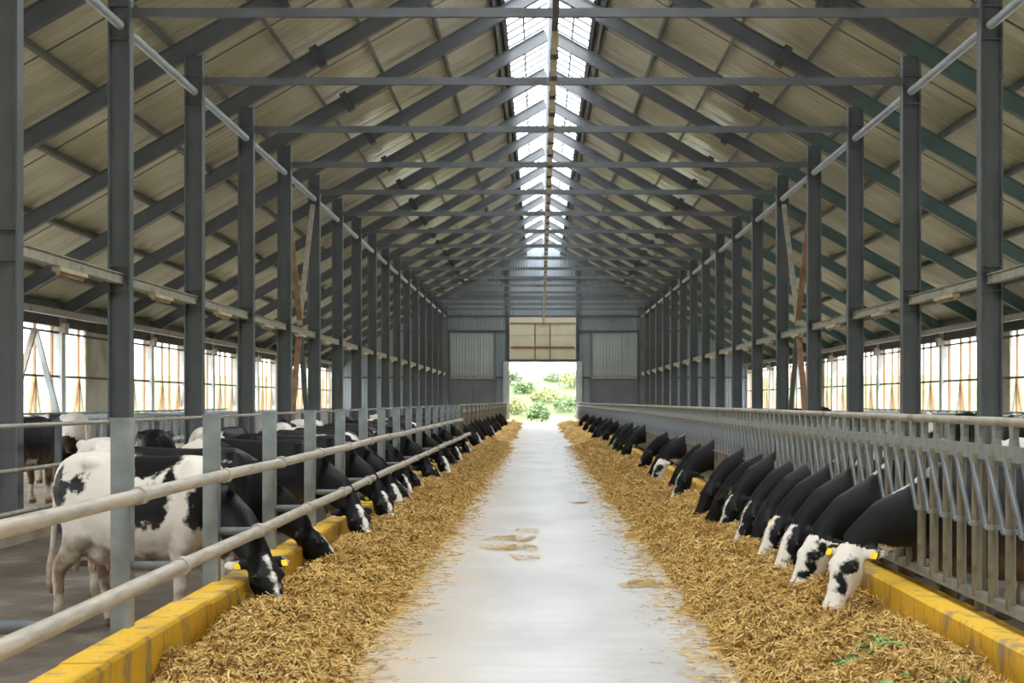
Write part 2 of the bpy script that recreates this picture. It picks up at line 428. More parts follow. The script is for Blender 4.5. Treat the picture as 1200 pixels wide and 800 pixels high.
# purlins
for s in (-1, 1):
    for i, a in enumerate([1.5, 2.97, 4.54, 6.11, 7.68, 9.25, 10.82, 12.4, 13.97]):
        mb = MB()
        nm = Vector((s * SI, 0, CO)); ds = Vector((s * CO, 0, -SI))
        c = Vector((BX + s * a, 0, roof_z(a, 0.28)))
        y0, y1 = PY(KV) - 3, yB - 0.1
        p0, p1 = c + Vector((0, y0, 0)), c + Vector((0, y1, 0))
        mb.bar(p0, p1, 0.012, 0.19, nm)
        for q in (-1, 1):
            e = nm * (q * 0.094) + ds * 0.035
            mb.bar(p0 + e, p1 + e, 0.08, 0.012, nm)
        build('purlin', mb, M['purlin'], ceil)
# skylight edge beams
for s in (-1, 1):
    mb = MB(); c0 = Vector((BX + s * 1.32, PY(KV) - 3, roof_z(1.32, 0.30))); c1 = c0.copy(); c1.y = yB
    mb.bar(c0, c1, 0.12, 0.26, (s * SI, 0, CO)); build('skylight_edge', mb, M['steel_dark'], ceil)
    mb = MB(); c0 = Vector((BX + s * 0.75, PY(KV) - 3, roof_z(0.75, 0.40))); c1 = c0.copy(); c1.y = yB
    mb.bar(c0, c1, 0.05, 0.05, (s * SI, 0, CO)); build('glazing_bar', mb, M['steel_dark'], ceil)
# skylight panes, six to a bay and slope
pw = SP / 6
def pane_mesh():
    L = 1.42 / CO; n = 12; v = []; f = []
    for i in range(n + 1):
        x = 0.012 + (pw - 0.024) * i / n
        z = 0.018 * (0.5 + 0.5 * math.cos(2 * math.pi * i / 3.0))
        v += [(x, 0, z), (x, L, z)]
    for i in range(n): f.append((2 * i, 2 * i + 2, 2 * i + 3, 2 * i + 1))
    return MB().add(v, f, True).mesh('skylight_pane')
pm = pane_mesh()
rib = MB(); rib.box(-0.035, 0.035, 0, 1.42 / CO, -0.035, 0.02); ribm = rib.mesh('glazing_rib')
for k in range(K0, K1):
    for h in range(6):
        for s in (-1, 1):
            y = PY(k) + h * pw
            ds = Vector((s * CO, 0, -SI)); nm = Vector((s * SI, 0, CO)); ax = Vector((0, 1, 0))
            if ax.cross(ds).dot(nm) < 0: ax = -ax
            org = Vector((BX, y if ax.y > 0 else y + pw, roof_z(0, OFF + 0.06)))
            mw = Matrix((ax, ds, nm)).transposed().to_4x4(); mw.translation = org
            o = link('skylight_pane', pm, M['skylight'], ceil); o.matrix_world = mw
            if k >= KV:
                r_ = link('glazing_rib', ribm, M['steel_dark'], ceil); r_.matrix_world = mw

# ---------------------------------------------------------------- steel frames
def ibar(mb_web, mb_f1, mb_f2, p0, p1, depth, fw, web_dir, t=0.016):
    """I-section from p0 to p1; web_dir = direction of the depth"""
    p0, p1 = Vector(p0), Vector(p1); u = Vector(web_dir).normalized()
    mb_web.bar(p0, p1, t, depth - 2 * t, u)
    a = u * (depth / 2 - t / 2)
    mb_f1.bar(p0 + a, p1 + a, fw, t * 1.4, u); mb_f2.bar(p0 - a, p1 - a, fw, t * 1.4, u)

side_word = {-1: 'left', 1: 'right'}
# columns
def column_parts():
    out = {}
    for s in (-1, 1):
        w, f1, f2, bp, sp = MB(), MB(), MB(), MB(), MB()
        z1 = roof_z(HC, -0.19)
        ibar(w, f1, f2, (0, 0, ALLEY), (0, 0, z1), 0.36, 0.24, (1, 0, 0), 0.02)
        bp.box(-0.26, 0.26, -0.2, 0.2, ALLEY, ALLEY + 0.03)
        sp.box(-0.165, 0.165, -0.03, -0.011, 6.0, 6.45)
        st = MB()
        for z in (3.45, 3.85, 7.6, 8.15): st.box(-0.165, 0.165, -0.115, 0.115, z - 0.008, z + 0.008)
        out[s] = [('web', w.mesh('web')), ('flange', f1.mesh('flange')), ('flange', f2.mesh('flange')), ('base_plate', bp.mesh('base_plate')), ('stiffener', st.mesh('stiffener'))]
    return out
cp = column_parts()
for s in (-1, 1):
    i = 0
    for k in range(0 if s < 0 else 1, K1):
        t = thing('steel_column', '%s grey steel column from the front in the %s row' % (ordn(i), side_word[s]), 'column', (BX + s * HC, PY(k), 0), group='%s row of steel columns' % side_word[s])
        for nme, me in cp[s]: link(nme, me, M['steel'], t)
        i += 1
# rafters
def rafter_parts(s):
    res = []
    nm = Vector((s * SI, 0, CO))
    for (a0, a1, mat) in ((0.04, HC, 'steel'), (HC, HW - 0.05, 'steel' if s < 0 else 'steel_green')):
        w, f1, f2 = MB(), MB(), MB()
        ibar(w, f1, f2, (s * a0, 0, roof_z(a0)), (s * a1, 0, roof_z(a1)), 0.36, 0.19, nm, 0.018)
        res += [('web', w.mesh('web'), mat), ('flange', f1.mesh('flange'), mat), ('flange', f2.mesh('flange'), mat)]
    sp = MB(); a = 5.5; ds = Vector((s * CO, 0, -SI)); c = Vector((s * a, 0, roof_z(a)))
    sp.bar(c - ds * 0.10, c + ds * 0.10, 0.24, 0.52, nm); res.append(('splice_plate', sp.mesh('splice_plate'), 'steel_dark'))
    return res
rps = {s: rafter_parts(s) for s in (-1, 1)}
for s in (-1, 1):
    for i, k in enumerate(range(0, K1)):
        t = thing('roof_rafter', '%s sloping steel rafter from the front on the %s roof slope' % (ordn(i), side_word[s]), 'rafter', (BX, PY(k), 0), group='%s roof rafters' % side_word[s])
        for nme, me, mt in rps[s]: link(nme, me, M[mt], t)
# tie beams and king posts
TZ = EYE + 6.43
tb = MB(); tb.bar((-HC + 0.19, 0, TZ), (HC - 0.19, 0, TZ), 0.1, 0.145); tbm = tb.mesh('beam')
cl = MB()
for s in (-1, 1): cl.box(s * (HC - 0.185) - 0.008, s * (HC - 0.185) + 0.008, -0.1, 0.1, TZ - 0.16, TZ + 0.16)
clm = cl.mesh('end_plate')
kp = MB(); kp.box(-0.05, 0.05, -0.05, 0.05, TZ + 0.085, RZ - 0.2); kpm = kp.mesh('king_post')
for i, k in enumerate(range(1, K1)):
    t = thing('tie_beam', '%s horizontal steel tie beam from the front spanning the barn' % ordn(i), 'beam', (BX, PY(k), 0), group='tie beams')
    link('beam', tbm, M['pale_steel'] if False else M['steel'], t); link('end_plate', clm, M['steel'], t)
    link('king_post', kpm, M['pale_steel'], t)
# centre lamp track under the ties
ct = thing('lamp_track', 'long steel lamp track with dusty lamps down the barn centre', 'lamp track', (BX, 0, TZ - 0.20))
build('channel', MB().box(-0.05, 0.05, PY(1) - 3, yB - 0.6, -0.03, 0.11), M['steel_dark'], ct)
lm = MB(); lm.box(-0.06, 0.06, -0.62, 0.62, -0.14, -0.03)
lmm = lm.mesh('lamp'); br = MB(); br.box(-0.075, 0.075, -0.05, 0.05, -0.16, 0.0); brm = br.mesh('bracket')
for k in range(1, K1):
    for q in range(3):
        y = PY(k) + (q + 0.5) * SP / 3
        link('lamp', lmm, M['lampbody'], ct, (0, y, 0))
        if k < K1 - 1 or q < 2: link('bracket', brm, M['steel_dark'], ct, (0, y + SP / 6, 0))
# longitudinal top pipes and dusty side rails, one to a bay
tp = MB(); tp.tube([(0, 0.12, 0), (0, SP - 0.12, 0)], 0.075, 12); tpm = tp.mesh('eave_pipe')
sr = MB(); sr.box(-0.05, 0.05, 0.02, SP - 0.02, -0.075, 0.075); srm = sr.mesh('rail')
fla = MB()
for q in (-1, 1): fla.box(-0.07, 0.07, 0.02, SP - 0.02, q * 0.075 - 0.01, q * 0.075 + 0.01)
flam = fla.mesh('rail_flange')
lb = MB(); lb.box(-0.07, 0.07, -0.65, 0.65, -0.03, 0.03); lbm = lb.mesh('housing')
lt = MB(); lt.tube([(0, -0.6, -0.05), (0, 0.6, -0.05)], 0.035, 8); ltm = lt.mesh('tube')
for s in (-1, 1):
    for i, k in enumerate(range(0, K1)):
        o = link('strut_pipe', tpm, M['pale_steel'], None, (BX + s * (HC - 0.02), PY(k), EYE + 6.2))
        tag(o, '%s round strut pipe from the front joining the %s column tops' % (ordn(i), side_word[s]), 'pipe', '%s strut pipes' % side_word[s])
        t = thing('side_rail', '%s dusty horizontal rail from the front between the %s columns' % (ordn(i), side_word[s]), 'rail', (BX + s * HC, PY(k), EYE + 2.02), group='%s side rails' % side_word[s])
        ro = link('rail', srm, M['dusty'], t); link('rail_flange', flam, M['dusty'], ro)
        t = thing('tube_light', '%s dusty tube light from the front under the %s side rail' % (ordn(i), side_word[s]), 'light', (BX + s * (HC + 0.0), PY(k) + 0.5 * SP, EYE + 2.02 - 0.118), group='%s tube lights' % side_word[s])
        ho = link('housing', lbm, M['lampbody'], t); link('tube', ltm, M['lamptube'], ho)
# diagonal braces in the braced bay
for s in (-1, 1):
    x = BX + s * (HC + 0.02); y0, y1 = PY(4) + 0.2, PY(5) - 0.2
    ym = (y0 + y1) / 2
    for nm_, (ya, za), (yb, zb), mt, w_ in (('near upper', (y0, EYE + 6.0), (ym + 0.1, EYE + 2.2), 'rust', 0.16), ('far upper', (y1, EYE + 6.0), (ym - 0.1, EYE + 2.2), 'dusty', 0.14),
                                       ('near lower', (y0 + 0.5, ALLEY), (ym - 0.15, EYE + 1.9), 'rust', 0.16), ('far lower', (y1 - 0.5, ALLEY), (ym + 0.15, EYE + 1.9), 'steel', 0.14)):
        mb = MB(); mb.bar((x, ya, za), (x, yb, zb), 0.08, w_, (1, 0, 0))
        o = build('diagonal_brace', mb, M[mt]); tag(o, '%s slanting brace between the %s columns' % (nm_, side_word[s]), 'brace', 'diagonal braces')

# ---------------------------------------------------------------- outer side walls
def side_wall(s):
    X = BX + s * HW
    W = struct(link('wall_' + side_word[s], None), 'open-sided %s barn wall with posts and wooden battens' % side_word[s])
    build('low_wall', MB().box(X - 0.1, X + 0.1, yF, yB, -0.6, 1.15), M['concrete'], W)
    build('eave_beam', MB().box(X - 0.12, X + 0.12, yF, yB, 3.9, 4.66), M['steel_dark'], W)
    build('eave_beam', MB().box(X - s * 0.5 - 0.06, X - s * 0.5 + 0.06, PY(0), yB, 4.15, 4.35), M['dusty'], W)
    post = MB(); post.box(-0.17, 0.17, -0.19, 0.19, -0.05, 4.3); pmh = post.mesh('wall_post')
    kn = MB(); kn.box(-0.24, 0.2, -0.2, 0.2, 3.72, 4.02); knm = kn.mesh('post_head')
    bt = MB(); bt.box(-0.04, 0.04, -0.045, 0.045, 1.15, 3.9); btm = bt.mesh('batten')
    b1 = MB(); b1.bar((0, -0.02, 2.38), (0, -0.48, 1.15), 0.06, 0.07, (1, 0, 0)); b1m = b1.mesh('batten_brace')
    b2 = MB(); b2.bar((0, 0.02, 2.38), (0, 0.48, 1.15), 0.06, 0.07, (1, 0, 0)); b2m = b2.mesh('batten_brace')
    for z in (2.38, 3.72):
        build('wall_rail', MB().box(X - s * 0.08 - 0.03, X - s * 0.08 + 0.03, yF, yB, z - 0.035, z + 0.035), M['steel_dark'], W)
    for k in range(K0, K1 + 1):
        link('wall_post', pmh, M['concrete'], W, (X - s * 0.03, PY(k), 0))
        if k == K1: break
        if k >= -1: link('post_head', knm, M['woodgrey'], W, (X - s * 0.1, PY(k), 0))
        solid = (k in (5, 12)) if s < 0 else (k in (5, 11))
        for j in range(4):
            y = PY(k) + SP * (j + 0.5) / 4 + (0.12 if j % 2 else -0.08)
            if solid and y > PY(k) + SP * 0.5: continue
            link('batten', btm, M['wood'], W, (X, y, 0))
            if k >= 0 and j % 2 == (k % 2):
                link('batten_brace', b1m, M['wood'], W, (X, y, 0)); link('batten_brace', b2m, M['woodgrey'], W, (X, y, 0))
        if solid:
            for q in range(2):
                y0 = PY(k) + SP * 0.5 + q * SP * 0.23
                build('solid_panel', MB().box(X - s * 0.02 - 0.04, X - s * 0.02 + 0.04, y0 + 0.01, y0 + SP * 0.23 - 0.01, 1.15, 3.9), M['panel_tan'], W)
    # braced bay of the wall
    ya, yb = PY(4) + 0.3, PY(5) - 0.6; ym = (ya + yb) / 2
    for (p, q) in (((X - s * 0.25, ya, 1.0), (X - s * 0.25, ym - 0.04, 3.7)), ((X - s * 0.25, yb, 1.0), (X - s * 0.25, ym + 0.04, 3.7))):
        build('wall_brace', MB().bar(p, q, 0.1, 0.16, (1, 0, 0)), M['woodgrey'] if q[1] < ym else M['pale_steel'], W)
side_wall(-1); side_wall(1)

# ---------------------------------------------------------------- gable walls
DX0, DX1, DZ = -2.25, 2.62, 4.5
def sheet_mesh(x0, x1, zb0, zb1, zt0, zt1, pitch=0.2, dep=0.035):
    """corrugated sheet in the xz plane, bottom zb0..zb1, top zt0..zt1"""
    n = max(1, round((x1 - x0) / pitch)); p = (x1 - x0) / n; xs = []
    for i in range(n):
        xs += [(x0 + i * p, 0), (x0 + i * p + p * 0.3, 0), (x0 + i * p + p * 0.42, -dep), (x0 + i * p + p * 0.78, -dep), (x0 + i * p + p * 0.9, 0)]
    xs.append((x1, 0)); v = []; f = []
    for x, y in xs:
        t = (x - x0) / (x1 - x0)
        v += [(x, y, zb0 + (zb1 - zb0) * t), (x, y, zt0 + (zt1 - zt0) * t)]
    for i in range(len(xs) - 1): f.append((2 * i, 2 * i + 2, 2 * i + 3, 2 * i + 1))
    m = len(v)
    v += [(x, 0.02, z) for x, y, z in v]
    for i in range(len(xs) - 1): f.append((m + 2 * i, m + 2 * i + 1, m + 2 * i + 3, m + 2 * i + 2))
    return MB().add(v, f)
def gable(name, Y, detail, label):
    W = struct(link(name, None, loc=(0, Y, 0)), label)
    edges = [BX - HW]
    x = BX - HW
    cuts = sorted(set([BX - HW + 1.0 * i for i in range(1, 31) if abs(BX - HW + i - DX0) > 0.4 and abs(BX - HW + i - DX1) > 0.4 and abs(BX - HW + i - BX) > 0.4 and BX - HW + i < BX + HW - 0.3] + [DX0, BX, DX1, BX + HW]))
    for c in cuts:
        a, b = x, c; x = c
        zb = DZ if (a >= DX0 - 1e-6 and b <= DX1 + 1e-6) else -0.6
        build('wall_sheet', sheet_mesh(a, b, zb, zb, roof_z(a - BX, 0.36), roof_z(b - BX, 0.36)), M['sheet'], W)
    if not detail: return W
    for z in (3.35, 6.75, 7.85, 9.3, 10.6):
        xe = min(HW, (RZ - z) / TAN) - 0.2
        segs = [(BX - xe, DX0), (DX1, BX + xe)] if z < DZ else [(BX - xe, BX + xe)]
        for a, b in segs: build('girt', MB().box(a, b, -0.16, -0.04, z - 0.06, z + 0.06), M['steel_dark'] if z < 8 else M['steel'], W)
    for xa in (DX0 - 0.24, DX1 + 0.24):
        build('door_post', MB().box(xa - 0.22, xa + 0.22, -0.32, -0.04, 0, DZ + 0.05), M['pale_steel'], W)
        build('wall_stanchion', MB().box(xa + (0.14 if xa < 0 else -0.14) - 0.09, xa + (0.14 if xa < 0 else -0.14) + 0.09, -0.26, -0.04, DZ + 0.05, roof_z(xa - BX, 0.1)), M['steel_dark'], W)
    for s in (-1, 1):
        xc = BX + s * HC
        build('corner_stanchion', MB().box(xc - 0.18, xc + 0.18, -0.3, -0.04, -0.2, roof_z(HC, -0.2)), M['steel'], W)
        # framed pale sheet and darker lower boards beside the door
        a, b = (BX - HC + 0.3, -3.35) if s < 0 else (3.75, BX + HC - 0.3)
        n = 3; wv = (b - a) / n
        for i in range(n):
            build('framed_sheet', sheet_mesh(a + i * wv + 0.01, a + (i + 1) * wv - 0.01, 3.5, 3.5, 6.62, 6.62, 0.22, 0.03), M['sheet_pale'], W, (0, -0.06, 0))
        for i in range(2):
            h = (b - a) / 2
            build('lower_board', MB().box(a + i * h + 0.02, a + (i + 1) * h - 0.02, -0.10, -0.05, -0.2, 3.22), M['sheet_dark'], W)
        for xx in (a - 0.03, b + 0.03): build('panel_frame', MB().box(xx - 0.06, xx + 0.06, -0.15, -0.04, 0, 6.7), M['steel'], W)
        build('panel_sill', MB().box(a, b, -0.18, -0.05, 3.27, 3.44), M['dusty'], W)
    build('lintel', MB().box(DX0, DX1, -0.2, 0.0, DZ - 0.02, DZ + 0.16), M['steel'], W)
    return W
gable('wall_back', yB, True, 'blue-grey corrugated gable wall at the far end')
gable('wall_front', yF, False, 'corrugated gable wall behind the viewer')
# raised cream door over the far opening
D = struct(link('door_1', None, loc=(0, yB - 0.3, 0)), 'cream sectional door raised above the far opening')
dz0, dz1 = DZ + 0.18, 7.75
sx = [DX0, DX0 + (DX1 - DX0) * 0.385, DX0 + (DX1 - DX0) * 0.61, DX1]
szs = [dz0, dz0 + 0.85, dz0 + 1.75, 7.3]
for i in range(3):
    for j in range(3):
        mb = MB(); mb.box(sx[i] + 0.02, sx[i + 1] - 0.02, -0.04, 0.02, szs[j] + 0.012, szs[j + 1] - 0.012)
        build('door_panel', mb, M['cream'], D)
build('door_head', MB().box(DX0, DX1, -0.08, 0.03, 7.3, dz1), M['cream'], D)
for xx in sx[1:3]: build('door_stile', MB().box(xx - 0.05, xx + 0.05, -0.08, 0.0, dz0, 7.3), M['brownframe'], D)
for xx in (DX0 + 0.05, DX1 - 0.05): build('door_stile', MB().box(xx - 0.05, xx + 0.05, -0.08, 0.0, dz0, 7.3), M['cream'], D)
build('door_rail', MB().box(DX0 + 0.1, DX1 - 0.1, -0.09, -0.01, szs[1] - 0.06, szs[1] + 0.1), M['brownframe'], D)
build('door_rail', MB().box(DX0 + 0.05, DX1 - 0.05, -0.09, -0.01, 7.26, 7.36), M['brownframe'], D)

# ---------------------------------------------------------------- yellow kerbs
def kerb(s):
    x0, x1 = (LK - 0.25, LK) if s < 0 else (RK, RK + 0.25)
    T = thing('feed_kerb', 'low yellow painted concrete kerb along the %s feed row' % side_word[s], 'kerb', ((x0 + x1) / 2, 0, 0))
    hx = 0.125; L = 2.42; y = 8.9 - 2 * L - 1.21; i = 0
    r2 = random.Random(3 + s)
    while y < yB - 1:
        h = 0.30 + (r2.uniform(-0.012, 0.014))
        n = 7; v = []; f = []
        for j in range(n):
            yy = y + 0.002 + (L - 0.004) * j / (n - 1); e = r2.uniform(-0.008, 0.008); c = 0.02
            prof = [(-hx, -0.3), (-hx, h - c), (-hx + c, h), (hx - c + e, h + e * 0.5), (hx + e, h - c), (hx, 0.0), (hx, -0.3)]
            v += [(px, yy, pz) for px, pz in prof]
        m = 7
        for j in range(n - 1):
            for q in range(m - 1): f.append((j * m + q, (j + 1) * m + q, (j + 1) * m + q + 1, j * m + q + 1))
        f += [tuple(range(m - 1, -1, -1))[::-1], tuple((n - 1) * m + q for q in range(m))[::-1]]
        build('kerb_block', MB().add(v, f), M['kerb'], T); y += L; i += 1
kerb(-1); kerb(1)

# ---------------------------------------------------------------- left post and rail fence
PX = -2.42
FT = thing('feed_fence', 'galvanised post and rail feed fence along the left cow row', 'fence', (PX, 0, 0))
pp = MB(); pp.box(-0.055, 0.055, -0.055, 0.055, -0.3, 1.02); ppm = pp.mesh('post_lower')
pu = MB(); pu.box(-0.055, 0.055, -0.055, 0.055, ALLEY, 1.50); pu.box(-0.06, 0.06, -0.06, 0.06, 1.50, 1.525); pum = pu.mesh('post')
ar = MB(); ar.tube([(0.04, 0, 0), (0.33, 0, 0)], 0.03, 10); arm_ = ar.mesh('arm')
co = MB(); co.tube([(0, -0.05, 0), (0, 0.05, 0)], 0.055, 12); com = co.mesh('collar')
npost = 16
for i in range(npost):
    y = 8.9 + 2.42 * i
    po = link('post', pum, M['galv'], FT, (0, y, 0))
    link('arm', arm_, M['galv_dark'], po, (0, 0, 0.665))
    link('collar', com, M['rail'], FT, (0.34, y, 0.665)); link('collar', com, M['rail'], FT, (0.10, y, 1.075))
po = link('post', pum, M['galv'], FT, (0, 8.9 - 2.42, 0)); link('arm', arm_, M['galv_dark'], po, (0, 0, 0.665))
yend = 8.9 + 2.42 * (npost - 1) + 0.6
def wavy_rail(x, z, y0, y1, r, sag, seed):
    r3 = random.Random(seed); pts = []
    y = y0
    while y < y1:
        pts.append((x + r3.uniform(-sag, sag), y, z + r3.uniform(-sag, sag))); y += 2.42
    pts.append((x, y1, z))
    return MB().tube(pts, r, 12)
build('rail', wavy_rail(0.10, 1.075, 8.9 - 2.42 * 2, yend, 0.042, 0.008, 1), M['rail'], FT)
build('rail', wavy_rail(0.34, 0.665, 8.9 - 2.42 * 2, yend - 1, 0.042, 0.008, 2), M['rail'], FT)

# ---------------------------------------------------------------- headlocks
HXR, HXL = 2.70, -2.42
NP = 5; LP = 0.68; LEN = NP * LP
def headlock_parts():
    P = []
    r = MB(); r.tube([(0, 0.005, 1.50), (0, LEN - 0.005, 1.50)], 0.028, 10); P.append(('top_rail', r.mesh('top_rail'), 'dusty', None))
    r = MB(); r.box(-0.025, 0.025, 0.005, LEN - 0.005, 1.27, 1.36); P.append(('lock_rail', r.mesh('lock_rail'), 'galv_old', None))
    r = MB(); r.box(-0.03, 0.03, 0.005, LEN - 0.005, 0.40, 0.46); P.append(('bottom_rail', r.mesh('bottom_rail'), 'galv_old', None))
    # bracket between the two top rails, flared at both ends
    b = MB(); v = []
    prof = [(0.055, 1.49), (0.035, 1.45), (0.032, 1.40), (0.05, 1.36), (0.05, 1.24)]
    for sx_ in (-0.018, 0.018):
        v += [(sx_, h, z) for h, z in prof] + [(sx_, -h, z) for h, z in reversed(prof)]
    n = len(prof) * 2
    f = [tuple(reversed(range(n))), tuple(range(n, 2 * n))] + [(i, (i + 1) % n, n + (i + 1) % n, n + i) for i in range(n)]
    bm_ = MB().add(v, f).mesh('bracket')
    up = MB(); up.tube([(-0.02, 0, 0.43), (-0.02, 0, 1.30)], 0.031, 10); upm = up.mesh('upright')
    sw = MB(); sw.tube([(-0.045, 0.02, 1.27), (-0.045, -0.03, 1.20), (-0.045, -0.26, 0.92), (-0.045, -0.30, 0.86)], 0.019, 8); swm = sw.mesh('swing_bar')
    ck = MB(); ck.tube([(-0.045, -0.34, 0.875), (-0.045, -0.285, 0.875)], 0.018, 6); ck.tube([(-0.02, -0.34, 0.86), (-0.02, -0.34, 0.89)], 0.045, 10); ckm = ck.mesh('clamp')
    for i in range(NP):
        for h in range(2):
            y = (i + 0.25 + 0.5 * h) * LP
            P.append(('bracket', bm_, 'galv_old', (0, y, 0))); P.append(('upright', upm, 'picket', (0, y, 0)))
            P.append(('swing_bar', swm, 'bluebar', (0, y, 0)))
            P.append(('clamp', ckm, 'galv_old', (0, y, 0)))
    pt = MB(); pt.box(-0.03, 0.03, -0.03, 0.03, ALLEY, 1.50); P.append(('post', pt.mesh('post'), 'picket', (0.05, 0.0, 0)))
    return P
hp = headlock_parts()
def headlocks(X, ys, side, flip):
    for i, y in enumerate(ys):
        t = thing('headlock_panel', '%s galvanised headlock panel from the front along the %s feed row' % (ordn(i), side), 'headlock', (X, y, 0), group='%s headlock panels' % side)
        far = y > 60
        for nme, me, mt, lc in hp:
            if far and nme in ('clamp',): continue
            if nme == 'clamp': link(nme, me, M[mt], bar_)     # sub-part of its swing bar
            else:
                o = link(nme, me, M[mt], t, lc)
                if nme == 'swing_bar': bar_ = o
headlocks(HXR, [6.2 + LEN * i for i in range(31)], 'right', 1)
headlocks(HXL, [yend + 0.6 + LEN * i for i in range(19)], 'left', -1)

# ---------------------------------------------------------------- stall fences and dividers
def stall_fence(s, y0, y1):
    X = BX + s * (HC - 0.30)
    T = thing('stall_fence', 'tubular rail fence along the %s column row behind the cows' % side_word[s], 'fence', (X, 0, 0))
    pt = MB(); pt.box(-0.04, 0.04, -0.04, 0.04, ALLEY, 1.36); ptm = pt.mesh('post')
    y = y0
    while y <= y1:
        link('post', ptm, M['galv_dark'], T, (0, y, 0)); y += SP / 2
    for z in (0.22, 0.75, 1.31):
        build('rail', MB().tube([(-0.07 * s, y0 - 1, z), (-0.07 * s, y1, z)], 0.032, 10), M['rail'] if z > 1 else M['dusty'], T)
stall_fence(-1, PY(-1) + 1.2, yB - 2); stall_fence(1, PY(0) + 1.2, yB - 2)
dv = MB(); dv.tube([(0, 0, 0.25), (0.9, 0, 0.25), (1.75, 0, 0.3), (1.95, 0, 0.5), (1.95, 0, 0.95), (1.75, 0, 1.12), (0.9, 0, 1.16), (0, 0, 1.2)], 0.027, 8); dvm = dv.mesh('loop')
dp = MB(); dp.box(-0.04, 0.04, -0.04, 0.04, -0.05, 1.3); dpm = dp.mesh('post')
for s in (-1, 1):
    for i in range(30):
        y = PY(2) + 1.25 * i + 1.0
        t = thing('stall_divider', '%s looped tube stall divider from the front by the %s wall' % (ordn(i), side_word[s]), 'stall divider', (BX + s * (HW - 2.2), y, 0), (0, 0, 0 if s > 0 else math.pi), group='%s stall dividers' % side_word[s])
        t.location.x = BX + s * (HW - 0.6)
        t.rotation_euler.z = math.pi if s > 0 else 0
        link('loop', dvm, M['galv'], t); link('post', dpm, M['galv_dark'], t)
    build_r = MB().tube([(BX + s * (HW - 0.7), PY(2), 1.27), (BX + s * (HW - 0.7), PY(2) + 1.25 * 31, 1.27)], 0.03, 8)
    one('neck_rail', build_r, M['galv'], 'long pale neck rail over the %s stall dividers' % side_word[s], 'rail')

# ---------------------------------------------------------------- cows
def loft(mb, rings, n=16):
    """rings: (centre, side vector, half side, up vector, half up)"""
    v = []; f = []
    for c, sd, a, u, b in rings:
        c = Vector(c); sd = Vector(sd); u = Vector(u)
        for k in range(n):
            t = 2 * math.pi * k / n
            v.append(c + sd * (a * math.cos(t)) + u * (b * math.sin(t)))
    m = len(rings)
    for i in range(m - 1):
        for k in range(n):
            f.append((i * n + k, i * n + (k + 1) % n, (i + 1) * n + (k + 1) % n, (i + 1) * n + k))
    f.append(tuple(reversed(range(n)))); f.append(tuple((m - 1) * n + k for k in range(n)))
    mb.add(v, f)
def limb(mb, pts, n=12, side=(0, 1, 0)):
    """pts: (x, y, z, half side, half depth)"""
    P = [Vector(p[:3]) for p in pts]; rings = []
    sd = Vector(side)
    for i, p in enumerate(P):
        d = (P[min(i + 1, len(P) - 1)] - P[max(i - 1, 0)]).normalized()
        s_ = (sd - d * sd.dot(d)).normalized(); u = d.cross(s_)
        rings.append((p, s_, pts[i][3], u, pts[i][4]))
    loft(mb, rings, n)
Y1 = Vector((0, 1, 0)); Z1 = Vector((0, 0, 1))

